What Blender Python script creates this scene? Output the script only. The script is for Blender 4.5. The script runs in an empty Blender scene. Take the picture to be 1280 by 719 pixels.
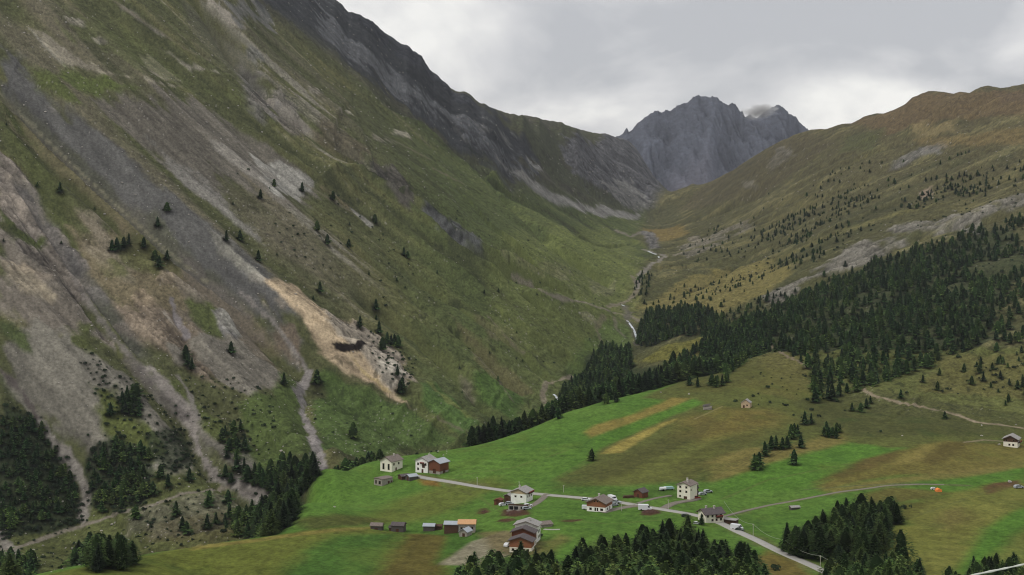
import bpy, math, random, time
import numpy as np
T0 = time.time()
rng = np.random.default_rng(7)
random.seed(7)
S = bpy.context.scene
COL = S.collection
F = 1758.0; CX = 640.0; HY = 250.0          # focal length in photo pixels, principal column, horizon row

def lin(c):
    g = 0.3 * c[0] + 0.59 * c[1] + 0.11 * c[2]
    c = [g + (v - g) * 0.84 for v in c]
    out = []
    for v in c:
        v = v / 255.0
        out.append(v / 12.92 if v <= 0.04045 else ((v + 0.055) / 1.055) ** 2.4)
    return np.array(out)

# ------------------------------------------------------------------ noise
def _h(ix, iy, seed):
    n = (ix.astype(np.int64) * 374761393 + iy.astype(np.int64) * 668265263 + seed * 1442695041) & 0xFFFFFFFF
    n = ((n ^ (n >> 13)) * 1274126177) & 0xFFFFFFFF
    n = n ^ (n >> 16)
    return (n & 0xFFFFFF).astype(np.float32) / float(0xFFFFFF)
def vn(x, y, seed=0):
    fx = np.floor(x); fy = np.floor(y)
    tx = (x - fx).astype(np.float32); ty = (y - fy).astype(np.float32)
    ix = fx.astype(np.int64); iy = fy.astype(np.int64)
    tx = tx * tx * (3 - 2 * tx); ty = ty * ty * (3 - 2 * ty)
    a = _h(ix, iy, seed); b = _h(ix + 1, iy, seed); c = _h(ix, iy + 1, seed); d = _h(ix + 1, iy + 1, seed)
    return (a + (b - a) * tx) * (1 - ty) + (c + (d - c) * tx) * ty
def fbm(x, y, o=4, seed=0, g=0.5):
    s = 0; a = 1.0; t = 0
    for k in range(o):
        s = s + a * (vn(x, y, seed + 17 * k) * 2 - 1); t += a; a *= g
        x = x * 2.03 + 11.3; y = y * 2.03 - 7.1
    return s / t
def ridged(x, y, o=4, seed=0):
    s = 0; a = 1.0; t = 0
    for k in range(o):
        s = s + a * (1 - np.abs(vn(x, y, seed + 17 * k) * 2 - 1) * 2); t += a; a *= 0.5
        x = x * 2.07 + 5.3; y = y * 2.07 - 3.1
    return s / t
def sst(a, b, x):
    t = np.clip((x - a) / (b - a), 0, 1)
    return t * t * (3 - 2 * t)

# ------------------------------------------------------------------ the lie of the land
# survey lines: (bearing column, row, forward distance in metres); height above the camera = -(row-HY)/F*distance
def dens(L, step=26):
    out = []
    for (a, b) in zip(L[:-1], L[1:]):
        n = max(1, int(math.hypot(b[0] - a[0], (b[1] - a[1])) / step))
        for k in range(n):
            t = k / n
            out.append((a[0] + (b[0] - a[0]) * t, a[1] + (b[1] - a[1]) * t, a[2] * (b[2] / a[2]) ** t))
    out.append(L[-1]); return out
LIP = [(-170,765,470),(60,717,535),(200,690,580),(300,676,615),(340,668,640),(366,645,690),(385,612,765),(400,600,800),(440,588,840),(480,580,870),
       (540,570,900),(600,559,925),(650,542,950),(700,521,985),(760,502,1020),(800,492,1045),(850,478,1090),(900,466,1140),(955,441,1240)]
BEH = [(-170,815,540),(60,762,590),(200,730,640),(300,712,675),(345,698,700),(380,665,745),(395,632,810),(412,618,850),(450,604,890),(490,594,925),
       (540,582,955),(600,573,985),(650,556,1010),(700,534,1040),(760,512,1075),(800,500,1105),(850,484,1150),(900,468,1200),(955,437,1290)]
RIV = [(-170,770,700),(60,715,750),(140,690,780),(250,668,810),(330,640,850),(380,612,880),(420,590,920),(480,578,970),(540,572,1030),(600,568,1080),(640,556,1130),
       (690,510,1350),(725,475,1500),(765,450,1640),(797,425,1780),(785,400,1880),(770,385,2000),(795,350,2250),(825,320,2750),(795,297,3050),(812,268,3800),(838,252,4300)]
lines = [LIP, BEH, RIV,
 [(330,30,1950),(400,62,2080),(500,130,2250),(560,178,2380),(640,230,2650),(720,259,3200),(800,270,3750)],
 [(300,-90,2300),(430,0,2450),(500,42,2650),(560,100,2850),(600,130,2980),(640,142,3250),(700,155,3800),(745,166,4250),(770,169,4450),(790,180,4550),(812,212,4650),(838,246,4750)],
 [(838,246,4500),(900,220,4000),(950,196,3700),(1010,163,3400),(1040,160,3330),(1062,153,3250),(1088,142,3150),(1104,140,3100),(1118,130,3060),(1140,117,3000),(1162,113,2970),(1182,118,2950),(1205,117,2900),(1232,106,2840),(1258,112,2800),(1280,108,2750),(1450,82,2500)],
 [(280,50,1740),(330,110,1700),(420,190,1690),(480,212,1720),(545,268,1720),(590,312,1720),(640,342,1760),(720,372,1830),(785,400,1880)],
 [(800,452,1390),(830,432,1440),(870,424,1480),(900,420,1500)],
 [(780,440,1520),(805,452,1560),(850,440,1620),(905,425,1640)],
]
cols = {
 -170:[(680,820),(600,880),(500,910),(400,950),(300,1010),(200,1080),(100,1170),(0,1280),(-150,1500)],
 0:[(680,810),(600,870),(500,915),(400,975),(300,1050),(200,1140),(100,1250),(0,1400),(-120,1600)],
 100:[(650,860),(600,890),(500,940),(400,1010),(300,1100),(200,1210),(100,1350),(0,1520),(-120,1750)],
 200:[(640,850),(600,890),(500,965),(400,1050),(300,1160),(200,1300),(100,1460),(0,1660),(-120,1920)],
 300:[(605,900),(500,1000),(400,1115),(300,1250),(200,1420),(100,1630),(0,1880)],
 400:[(560,950),(500,1060),(400,1200),(300,1370),(240,1500)],
 500:[(550,1050),(500,1150),(400,1330),(300,1560),(180,2000),(80,2450)],
 600:[(545,1130),(500,1230),(400,1460),(350,1600),(250,2150),(170,2650)],
 700:[(460,1480),(400,1650),(330,2050),(290,2400),(200,3500)],
 760:[(360,2120),(320,2500),(285,3000),(215,4200)],
 860:[(400,1750),(370,2000),(340,2300),(310,2800),(270,3600)],
 950:[(640,665),(560,800),(500,965),(400,1500),(375,1800),(340,2150),(290,2600),(240,3150)],
 1050:[(560,815),(500,985),(450,1140),(400,1350),(325,1850),(280,2150),(220,2600)],
 1150:[(650,615),(600,715),(550,840),(500,975),(450,1110),(400,1270),(350,1500),(295,1850),(240,2150),(180,2550)],
 1280:[(640,630),(600,720),(551,860),(500,975),(450,1090),(400,1230),(350,1400),(300,1600),(245,1850),(180,2200)],
 1450:[(640,620),(600,700),(500,930),(400,1150),(300,1450),(200,1800),(140,2100)],
 -10:[(900,300),(755,470)], 250:[(900,300),(760,470),(719,540)], 450:[(880,300),(760,460),(719,530),(650,655),(610,770)],
 560:[(655,655),(600,770)], 650:[(860,300),(745,470),(719,515),(680,580),(640,652),(600,760)], 760:[(640,640),(600,720),(550,850)],
 850:[(850,300),(735,475),(719,505),(641,640),(600,730),(550,850),(510,950)], 1030:[(713,525),(650,625),(600,725)],
 1080:[(840,300),(735,480),(719,510)], 1350:[(835,300),(735,480),(719,505)], -160:[(905,300)], 1460:[(830,300)],
}
ctl = []
for L in lines: ctl += dens(L)
for c, L in cols.items(): ctl += [(c, a, b) for a, b in L]
# backs of the ridges fall away again
for L in (lines[4], lines[5]):
    for (a, b, d) in dens(L, 60):
        ctl.append((a, b + 22, d * 1.08)); ctl.append((a, max(b + 110, 250), d * 1.4))
for c in (-170, 0, 150, 300):
    ctl.append((c, -60, 2600)); ctl.append((c, 80, 3300))
ctl = np.array(ctl, float)
X = np.stack([ctl[:, 0] / 700.0, np.log(ctl[:, 2]) * 1.25], 1); Y = ctl[:, 1]
n = len(X)
def ker(r2): return 0.5 * r2 * np.log(r2 + 1e-12)
D2 = ((X[:, None] - X[None]) ** 2).sum(-1)
A = np.zeros((n + 3, n + 3)); A[:n, :n] = ker(D2) + np.eye(n) * 2e-6
A[:n, n] = 1; A[:n, n + 1:] = X; A[n, :n] = 1; A[n + 1:, :n] = X.T
W = np.linalg.solve(A, np.concatenate([Y, [0, 0, 0]]))
def tps(u, v):
    out = np.empty(u.shape)
    for i in range(0, len(u), 20000):
        q = np.stack([u[i:i + 20000], v[i:i + 20000]], 1)
        r2 = ((q[:, None] - X[None]) ** 2).sum(-1)
        out[i:i + 20000] = ker(r2) @ W[:n] + W[n] + q @ W[n + 1:]
    return out
PX0, PX1, DPX = -150.0, 1440.0, 1.4
pxs = np.arange(PX0, PX1, DPX); NC = len(pxs)
lnd = np.arange(math.log(300.0), math.log(5600.0), 0.0019); NR = len(lnd)
DL = lnd[1] - lnd[0]
cpx = np.linspace(PX0, pxs[-1], 330); cl = np.linspace(lnd[0], lnd[-1], 420)
G1, G2 = np.meshgrid(cpx / 700.0, cl * 1.25)
CP = tps(G1.ravel(), G2.ravel()).reshape(G1.shape)
def bil(A_, px, L, x0, dx, y0, dy):
    fx = np.clip((px - x0) / dx, 0, A_.shape[1] - 1.001); fy = np.clip((L - y0) / dy, 0, A_.shape[0] - 1.001)
    ix = fx.astype(int); iy = fy.astype(int); tx = fx - ix; ty = fy - iy
    return (A_[iy, ix] * (1 - tx) + A_[iy, ix + 1] * tx) * (1 - ty) + (A_[iy + 1, ix] * (1 - tx) + A_[iy + 1, ix + 1] * tx) * ty
cb = (cpx[0], cpx[1] - cpx[0], cl[0], cl[1] - cl[0])
GX, GL = np.meshgrid(pxs, lnd)
P0 = bil(CP, GX, GL, *cb)
GD = np.exp(GL)
U = (GX - CX) / F
WX = U * GD; WY = GD
Z = -(P0 - HY) / F * GD
print('tps', n, GX.shape, time.time() - T0)

# zone functions in plan (bearing column, distance)
def lineval(L, px, rev=False):
    a = np.array(L); return np.interp(px, a[:, 0], a[:, 2])
lipd = lineval(LIP + [(1100, 0, 1500), (1460, 0, 1500)], GX)
plateau = 1 - sst(0.97, 1.03, GD / lipd)                              # 1 on the terrace
plateau = plateau * np.where(GX > 900, 1 - sst(0.0, 1.0, (GD - np.interp(GX, [900, 955, 1100, 1280], [1150, 1050, 860, 860])) / 120.0), 1)
rv = np.array([(p, d) for p, _, d in RIV]); rvpx = np.interp(GD, rv[:, 1], rv[:, 0])
left = sst(-12, 12, rvpx - GX) * (GD > lipd * 0.99)
right = sst(-12, 12, GX - rvpx) * (1 - plateau)
right = np.where(GD > lipd, right, (1 - plateau) * (GX > 800))
bk = np.array(lines[3]); bkd = np.interp(GX, bk[:, 0], bk[:, 2])
back = left * sst(0.98, 1.05, GD / bkd) * (GX > 300)

# ---- fall lines: smear noise down the slope
zc = -(CP - HY) / F * np.exp(cl)[:, None]
dzl = np.gradient(zc, cl[1] - cl[0], axis=0); dzp = np.gradient(zc, cpx[1] - cpx[0], axis=1)
DC = np.exp(cl)[:, None]; UC = ((cpx - CX) / F)[None]
zx = dzp * F / DC                                   # dz/dx at fixed y
zy = dzl / DC - UC * zx
gm = np.sqrt(zx ** 2 + zy ** 2) + 1e-6
FX = -zx / gm; FY = -zy / gm
def blur(A_, k):
    for _ in range(k):
        A_ = (A_ + np.roll(A_, 1, 0) + np.roll(A_, -1, 0) + np.roll(A_, 1, 1) + np.roll(A_, -1, 1)) / 5
    return A_
# on the big faces the debris runs a little across the true fall line: steer the field to the mapped chute bearings
PXc = cpx[None] + 0 * DC; SC = zc / DC
lm = (np.interp(np.exp(cl), rv[:, 1], rv[:, 0])[:, None] > PXc) & (DC > 700)
kk = np.where(lm, np.interp(PXc, [0, 300, 500, 700], [1.0, 0.92, 0.72, 0.6]), -0.42)
vx = -zy + SC + kk * UC; vy = zx + kk
sg = np.where(lm, np.sign(vx), -np.sign(vx)); vm = np.sqrt(vx ** 2 + vy ** 2) + 1e-6
vx = sg * vx / vm; vy = sg * vy / vm
far_side = (~lm) & (PXc > 840) & (DC > 1000)
mixw = np.where(lm, 0.9, np.where(far_side, 0.85, 0.0))
FX = FX * (1 - mixw) + vx * mixw; FY = FY * (1 - mixw) + vy * mixw
FX = blur(FX, 6); FY = blur(FY, 6); fm = np.sqrt(FX ** 2 + FY ** 2) + 1e-6; FX /= fm; FY /= fm
def lic(x, y, lam, length, steps, seed, o=2):
    out = 0
    for sgn in (1, -1):
        qx = x.copy(); qy = y.copy(); h = length / steps
        for k in range(steps):
            if k > 0 or sgn == 1: out = out + fbm(qx / lam, qy / lam, o, seed)
            p = qx / qy * F + CX; l = np.log(qy)
            gx = bil(FX, p, l, *cb); gy = bil(FY, p, l, *cb)
            qx = qx + sgn * h * gx; qy = np.maximum(qy + sgn * h * gy, 100)
    return out / (2 * steps - 1)
sub = (slice(None, None, 2), slice(None, None, 2))
hb = (pxs[0], DPX * 2, lnd[0], DL * 2)
def up(A_): return bil(A_, GX, GL, *hb)
hx, hy = WX[sub], WY[sub]
K1 = lic(hx, hy, 70.0, 260, 9, 3); K1 = up(K1 / K1.std())
K2 = lic(hx, hy, 22.0, 120, 9, 5); K2 = up(K2 / K2.std())
K3 = lic(hx, hy, 7.0, 45, 8, 9); K3 = up(K3 / K3.std())
K4 = lic(WX, WY, 2.6, 14, 4, 13, 1); K4 = K4 / K4.std()
print('lic', time.time() - T0)
N1 = fbm(WX / 260, WY / 260, 5, 21); N2 = fbm(WX / 45, WY / 45, 5, 22); N3 = fbm(WX / 9, WY / 9, 4, 23)
R1 = ridged(WX / 90, WY / 90, 5, 31)
R2 = ridged(WX / 30, WY / 30, 4, 33); NT = fbm(WX / 16, WY / 16, 4, 35, 0.6)

RK = np.zeros(GX.shape)
Pf = None
def refresh():
    global Pf, Z
    Pf = HY - Z / GD * F
def hit(px, py):
    """first ground point met by the line of sight through (px, py): world x, y, z"""
    fc = (px - PX0) / DPX; ic = int(min(max(fc, 0), NC - 2)); t = min(max(fc - ic, 0), 1)
    prof = Pf[:, ic] * (1 - t) + Pf[:, ic + 1] * t
    k = np.argmax(prof <= py)
    if prof[k] > py: L = lnd[int(prof.argmin())]      # above the skyline: take the crest
    elif k == 0: L = lnd[0]
    else:
        a, b = prof[k - 1], prof[k]; L = lnd[k - 1] + DL * (a - py) / (a - b + 1e-9)
    d = math.exp(L); x = (px - CX) / F * d
    return (x, d, -(py - HY) / F * d)
def zat(x, y):
    x = np.atleast_1d(np.asarray(x, float)); y = np.atleast_1d(np.asarray(y, float))
    return bil(Z, x / y * F + CX, np.log(y), pxs[0], DPX, lnd[0], DL)
refresh()
def pathxy(pts, step=14):
    """picture polyline -> plan polyline on the ground"""
    out = []
    for (a, b) in zip(pts[:-1], pts[1:]):
        m = max(1, int(math.hypot(b[0] - a[0], b[1] - a[1]) / step))
        for k in range(m):
            t = k / m; out.append(hit(a[0] + (b[0] - a[0]) * t, a[1] + (b[1] - a[1]) * t)[:2])
    out.append(hit(*pts[-1])[:2]); return out
def dline(P, pad):
    """distance in plan from a polyline, only inside its padded bounds; returns slices and distance, arc length"""
    P = np.array(P); px = P[:, 0] / P[:, 1] * F + CX; dd = P[:, 1]
    c0 = int(max(0, (px.min() - pad / dd.min() * F - PX0) / DPX)); c1 = int(min(NC, (px.max() + pad / dd.min() * F - PX0) / DPX + 2))
    r0 = int(max(0, (math.log(max(dd.min() - pad, 301)) - lnd[0]) / DL)); r1 = int(min(NR, (math.log(dd.max() + pad) - lnd[0]) / DL + 2))
    sl = (slice(r0, r1), slice(c0, c1)); x = WX[sl]; y = WY[sl]
    best = np.full(x.shape, 1e9); side = np.zeros(x.shape); arc = np.zeros(x.shape); s = 0
    for a, b in zip(P[:-1], P[1:]):
        v = b - a; l2 = (v ** 2).sum() + 1e-9
        t = np.clip(((x - a[0]) * v[0] + (y - a[1]) * v[1]) / l2, 0, 1)
        ex = x - a[0] - t * v[0]; ey = y - a[1] - t * v[1]; d = np.hypot(ex, ey)
        m = d < best; best = np.where(m, d, best); side = np.where(m, np.sign(v[0] * (y - a[1]) - v[1] * (x - a[0])), side)
        arc = np.where(m, s + t * math.sqrt(l2), arc); s += math.sqrt(l2)
    return sl, best, side, arc, s

# ---- carve gullies, raise crests
def carve(pts, depth, w, wob=0.25):
    sl, d, side, arc, s = dline(pathxy(pts), w * 3)
    d = d + w * wob * fbm(WX[sl] / w / 1.5, WY[sl] / w / 1.5, 3, 77)
    endf = sst(0, 0.12 * s, arc) * sst(0, 0.06 * s, s - arc)
    Z[sl] -= depth * (0.45 * np.exp(-(d / w) ** 2) + 0.75 * np.exp(-d / w * 2.2)) * (0.3 + 0.7 * endf)
carve([(0,95),(50,165),(120,235),(200,305),(290,362),(345,415),(378,450)], 15, 26)
carve([(0,145),(60,215),(150,290),(240,355),(300,400)], -6, 18)
carve([(378,450),(384,475),(378,500),(388,540),(402,578)], 6, 12)
carve([(0,205),(40,275),(85,335),(115,385),(145,425),(190,475),(228,510),(243,550),(265,590),(310,612),(345,628)], 9, 14)
carve([(0,300),(60,370),(100,410)], 5, 12)
carve([(215,372),(230,415),(250,450)], 5, 9)
carve([(0,465),(30,492),(60,548),(88,585),(108,628)], 4, 9)
carve([(150,20),(260,110),(350,215),(420,290)], 5, 30)
carve([(250,0),(330,110),(420,190),(480,215),(545,268),(590,312),(640,342),(720,372)], 46, 24)
carve([(300,150),(400,232),(455,225),(505,262),(560,312),(600,340),(660,368),(720,388)], -12, 20)
carve([(300,120),(400,215),(470,262),(540,320),(610,360)], -7, 26)
carve([(520,120),(580,190),(640,260),(700,310),(760,350)], 34, 26)
carve([(640,235),(680,270),(740,310),(790,330)], 24, 24)
carve([(430,360),(520,420),(580,470),(620,520)], 17, 16)
carve([(500,330),(580,380),(650,430),(690,470)], 16, 18)
carve([(600,330),(660,370),(720,415),(750,440)], 15, 18)
carve([(430,300),(500,350),(540,390)], 9, 14)
carve([(560,180),(620,225),(680,262)], 14, 20)
carve([(860,360),(930,320),(1010,290)], 12, 20)
carve([(830,290),(900,262),(960,240)], 16, 24)
carve([(1000,420),(1080,390),(1180,350),(1280,330)], 8, 14)
carve([(560,400),(610,440),(650,485)], 16, 13)
carve([(416,430),(430,434),(458,437)], 6, 6, 0.1)
carve([(1280,150),(1200,190),(1110,210),(1000,260),(920,300)], 7, 45)
carve([(1280,262),(1200,283),(1130,303),(1060,330),(960,385)], 12, 28)
carve([(950,270),(900,292),(840,318)], 8, 24)
def crest(pts, depth, w, rise=0.0, pw=20.0):
    """a spur: sharp edge along the line, ground dropping away on the far side"""
    sl, d, side, arc, s = dline(pathxy(pts), w * 4)
    endf = sst(0, 0.2 * s, arc) * sst(0, 0.2 * s, s - arc)
    wob = 1 + 0.3 * fbm(WX[sl] / w, WY[sl] / w, 3, 78)
    fs = sst(0, w * 0.35, d * (side > 0))
    Z[sl] -= endf * wob * depth * fs * np.exp(-d / w) * (side > 0)
    Z[sl] += endf * rise * np.exp(-(d / w) ** 2)
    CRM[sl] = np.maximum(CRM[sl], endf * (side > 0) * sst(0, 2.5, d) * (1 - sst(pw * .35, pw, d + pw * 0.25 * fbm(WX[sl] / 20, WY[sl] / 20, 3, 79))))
    refresh()
CRM = np.zeros(GX.shape); SCR = np.zeros(GX.shape)
refresh()
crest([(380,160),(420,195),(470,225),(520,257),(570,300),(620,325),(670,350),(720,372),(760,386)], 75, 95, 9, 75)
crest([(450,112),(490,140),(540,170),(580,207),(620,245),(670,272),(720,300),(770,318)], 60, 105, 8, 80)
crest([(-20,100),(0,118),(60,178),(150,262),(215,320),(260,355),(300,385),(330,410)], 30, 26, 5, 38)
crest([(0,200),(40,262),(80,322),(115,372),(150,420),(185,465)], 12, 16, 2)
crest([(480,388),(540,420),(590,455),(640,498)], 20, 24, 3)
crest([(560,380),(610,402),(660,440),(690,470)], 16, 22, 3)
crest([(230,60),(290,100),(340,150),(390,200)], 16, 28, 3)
rough = left * (1 - plateau)
Z += rough * (K1 * 4.4 + K2 * 0.9 + K3 * 0.22 + K4 * 0.06 + NT * 1.0 + R2 * 0.9 * sst(0.1,0.5,N1)) * (1 - 0.5 * back) * np.interp(GX, [0, 450, 700], [1, 0.9, 0.75])
Z += rough * (N2 * 1.3 + N3 * 0.3)
Z += right * (K3 * 0.6 + K4 * 0.25 + K2 * .8)
Z += right * (N1 * (9 * sst(1300, 2000, GD) - 4 * sst(2300, 2700, GD)) + K1 * 1.3 + N2 * 1.6 + K2 * 0.5 + N3 * 0.3)
skd = np.array(lines[4]); skd = np.interp(GX, skd[:, 0], skd[:, 2]); fade = 1 - sst(0.88, 0.97, GD / skd) * np.interp(GX, [560, 620, 790, 812], [0.3, 0.93, 0.93, 0.3])
Z -= back * (K1 * 1.7) * (1 - fade)
Z += back * fade * (R1 * np.interp(GX, [560, 640, 690, 760], [9, 2, 2, 8]) + K1 * 6) * sst(2200, 3000, GD)
Z += plateau * (N1 * 1.2 + N2 * 0.35) * sst(0, 60, lipd - GD)
Z += plateau * fbm(WX / 45, WY / 80, 3, 41) * 1.4 * sst(700, 900, GD) * (GX > 700)
refresh()

# the crests must stand exactly where they were surveyed
SKL = [(300,-90),(400,-10),(419,0),(435,15),(450,19),(465,27),(480,41),(495,52),(512,60),(527,71),(537,87),(552,100),(562,109),(570,114),(580,114),(590,120),(599,128),(620,137),(640,143),(665,146),(700,153),(720,160),(745,167),(757,167),(768,172),(780,180)]
SKR = [(866,238),(882,230),(916,213),(929,204),(948,192),(972,178),(995,168),(1014,162),(1035,161),(1052,155),(1065,154),(1080,146),(1095,142),(1105,142),(1120,136),(1132,130),(1140,122),(1160,114),(1172,114),(1192,117),(1200,115),(1212,116),(1225,109),(1235,107),(1250,110),(1260,109),(1280,105),(1460,70)]
def fixcrest(SK, dmin, jag):
    SK = np.array(SK, float); c = np.where((pxs >= SK[0, 0]) & (pxs <= SK[-1, 0]))[0]; r0 = int((math.log(dmin) - lnd[0]) / DL)
    sub_ = Pf[r0:, c]; k = sub_.argmin(0); ds = GD[r0:, 0][k]; mn = sub_.min(0)
    ds = np.convolve(np.pad(ds, 20, 'edge'), np.ones(41) / 41, 'valid')
    want = np.interp(pxs[c], SK[:, 0], SK[:, 1]) + jag * fbm(pxs[c] / 6, pxs[c] * 0, 3, 91)
    dl = want - mn
    dl *= np.minimum(1, np.minimum(c - c[0], c[-1] - c) / 26.0 + (0 if SK[-1, 0] < 1300 else (c > c[-1] - 9)))
    for it in range(1):
        wgt = sst(0.72, 0.96, GD[:, c] / ds[None]); Z[:, c] += -(dl[None] * wgt) / F * GD[:, c]
    refresh(); return np.abs(want - Pf[r0:, c].min(0)).mean()
for _ in range(3): e1 = fixcrest(SKL, 1700, 1.5); e2 = fixcrest(SKR, 2000, 0.6)
print('crest error', e1, e2)
# ------------------------------------------------------------------ ground colours (plan regions)
C = np.zeros(GX.shape + (3,), np.float32)
def setc(m, c):
    C[...] = C * (1 - m[..., None]) + lin(c) * m[..., None]
def addc(m, c, sl=None):
    if sl is None: setc(np.clip(m, 0, 1), c)
    else:
        mm = np.clip(m, 0, 1)[..., None]; C[sl] = C[sl] * (1 - mm) + lin(c).astype(np.float32) * mm
setc(np.ones(GX.shape), (70, 72, 44))
# left mountain: olive turf with brown-grey streaks, scree chutes down the fall line
addc(left * sst(-0.2, 0.6, K2 * 0.5 + N2 * 0.6), (82, 80, 48))
upl = left * (1 - sst(420, 560, GX + 0.3 * (Pf - 200)))
addc(upl * sst(0.0, 1.3, K1 * 0.6 + K2 * 0.25 + N1 * 0.8 + N2 * .4), (88, 82, 66))
addc(upl * sst(0.9, 1.8, K2 * 0.8 + K3 * 0.4 + N1 * 0.9 + N2 * 0.6) * 0.8, (116, 110, 100))
addc(left * sst(430, 600, GX) * 0.65, (66, 78, 38))
addc(left * sst(0.5, 1.5, K1 * 0.8 + N1) * 0.6 * sst(300, 600, GX), (60, 66, 36))
addc(left * sst(1.0, 2.0, -K2 * 0.9 + N2) * 0.5, (54, 56, 34))
# right slope: olive-brown heath
addc(right, (64, 65, 39))
hi = np.clip(1 - (Pf - 110) / 260, 0, 1)
addc(right * hi ** 0.9 * 0.8, (74, 67, 47))
addc(right * sst(0.1, 0.7, N1 + N2 * 0.5) * 0.7, (50, 55, 35))
addc(right * sst(0.15, 0.6, -N1 * 0.6 + N2 * 0.8 - K2 * 0.15) * 0.55, (94, 88, 54))
addc(right * sst(0.5, 1.4, K2 * 0.6 + K3 * 0.5 + N2) * 0.45, (104, 98, 66))
addc(right * sst(0.5, 1.4, -K2 * 0.6 - K3 * 0.4 + N3) * 0.4, (44, 48, 32))
addc(right * sst(0.25, 0.6, N3 + 0.3 * N2) * 0.35, (50, 54, 32))
# terrace meadow
addc(plateau, (66, 98, 36))
addc(plateau * sst(-0.5, 0.7, N2) * 0.35, (82, 106, 44))
# back mountain
addc(back, (64, 62, 50))

def sdpoly(P, x, y):
    P = np.array(P); best = np.full(x.shape, 1e9); ins = np.zeros(x.shape, bool); m = len(P)
    for i in range(m):
        a = P[i]; b = P[(i + 1) % m]; v = b - a
        t = np.clip(((x - a[0]) * v[0] + (y - a[1]) * v[1]) / ((v ** 2).sum() + 1e-9), 0, 1)
        best = np.minimum(best, (x - a[0] - t * v[0]) ** 2 + (y - a[1] - t * v[1]) ** 2)
        if b[1] != a[1]:
            c = ((a[1] > y) != (b[1] > y)) & (x < (b[0] - a[0]) * (y - a[1]) / (b[1] - a[1]) + a[0]); ins ^= c
    d = np.sqrt(best); return np.where(ins, d, -d)
masks = {}
def region(pts, col=None, fe=4.0, nz=6.0, streak=0.0, a=1.0, zone=None, name=None, tex=None, brk=None):
    """a patch of ground given by its outline; feather fe and ragged edge nz in metres-ish units"""
    pl = []; m = len(pts)
    for i in range(m):
        p, q = pts[i], pts[(i + 1) % m]; k = max(1, int(math.hypot(p[0] - q[0], p[1] - q[1]) / 24))
        for j in range(k):
            t = j / k; w = hit(p[0] + (q[0] - p[0]) * t, p[1] + (q[1] - p[1]) * t); pl.append((w[0], w[1]))
    P = np.array(pl); ppx = P[:, 0] / P[:, 1] * F + CX; pad = 12 + nz + fe
    c0 = int(max(0, (ppx.min() - pad * 2 - PX0) / DPX)); c1 = int(min(NC, (ppx.max() + pad * 2 - PX0) / DPX + 2))
    r0 = int(max(0, (math.log(P[:, 1].min() - pad) - lnd[0]) / DL)); r1 = int(min(NR, (math.log(P[:, 1].max() + pad) - lnd[0]) / DL + 2))
    sl = (slice(r0, r1), slice(c0, c1))
    sd = sdpoly(P, WX[sl], WY[sl])
    if sl[0].start is not None and GD[sl].mean() < 1000 and GX[sl].mean() > 330 and tex is None: fe = fe * 1.7
    sd = sd + nz * (0.7 * N2[sl] + 0.5 * N3[sl]) + streak * (K2[sl] * 0.6 + K3[sl] * 0.5)
    mk = sst(-fe, fe, sd) * a
    if brk is not None: mk = mk * sst(brk - .12, brk + .12, fbm(WX[sl] / 55, WY[sl] / 80, 4, 140))
    if zone is not None: mk = mk * zone[sl]
    if name: masks[name] = (sl, mk)
    if col is not None:
        if tex == 'rock':
            RK[sl] = np.maximum(RK[sl], mk); q = np.clip(0.5 + 0.5 * R2[sl] + 0.3 * N3[sl] + 0.22 * K4[sl] + 0.15 * K3[sl], 0, 1.1)[..., None]
            cc = lin(col) * (0.45 + 1.0 * q); mm = mk[..., None]; C[sl] = C[sl] * (1 - mm) + cc * mm
        elif tex == 'scree':
            SCR[sl] = np.maximum(SCR[sl] * (1 - mk), mk); q = (1 + 0.07 * K2[sl] + 0.08 * K3[sl] + 0.07 * K4[sl])[..., None]
            cc = lin(col) * np.clip(q, 0.5, 1.5); mm = mk[..., None]; C[sl] = C[sl] * (1 - mm) + cc * mm
        else:
            SCR[sl] *= (1 - mk); addc(mk, col, sl)
    return sl, mk
# --- left mountain
region([(0,50),(30,70),(55,125),(110,150),(160,190),(235,260),(345,345),(385,430),(372,462),(330,405),(290,362),(200,292),(120,215),(60,160),(0,112)], (78, 76, 75), 6, 10, 8, tex='scree')
region([(0,118),(60,175),(150,258),(240,330),(300,378),(330,412),(300,400),(220,340),(120,265),(40,190),(0,150)], (90,84,60), 4, 5, 4)
region([(110,120),(170,112),(215,118),(260,135),(330,180),(395,222),(360,250),(300,235),(260,262),(220,225),(150,160)], (90, 84, 76), 8, 16, 14, tex='scree')
region([(160,150),(250,215),(330,300),(300,290),(220,225)], (104,100,96), 6, 14, 12, a=0.8, tex='scree')
region([(318,196),(345,204),(402,226),(385,236),(345,242),(330,228)], (122,118,113), 2, 6, 4, tex='scree')
region([(260,180),(300,195),(345,222),(330,226),(290,206)], (112,106,100), 3, 6, 5, a=0.8, tex='scree')
region([(50,40),(70,50),(120,84),(182,100),(225,108),(170,100),(110,92),(75,70)], (120,112,98), 3, 7, 5, tex='scree')
region([(168,62),(190,72),(226,102),(205,100),(185,88)], (122,114,100), 3, 5, 4, tex='scree')
region([(190,55),(250,85),(275,92),(240,88)], (112,106,94), 3, 6, 6, tex='scree')
region([(140,0),(165,10),(210,48),(195,45),(150,12)], (112,106,98), 3, 5, 5, tex='scree')
region([(262,0),(300,28),(306,34),(285,28),(262,12)], (126,118,108), 2, 4, 4, tex='scree')
region([(280,0),(330,0),(340,40),(300,30)], (92,90,86), 4, 9, 8, tex='scree')
region([(225,0),(260,20),(300,60),(340,112),(300,100),(250,50)], (80,78,62), 6, 10, 10, a=0.7)
region([(432,254),(452,266),(470,281),(462,284),(446,270)], (122,118,112), 2, 4, 3, tex='scree')
region([(395,228),(440,256),(436,262),(400,238)], (104,92,70), 3, 5, 3, a=0.7)
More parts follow.
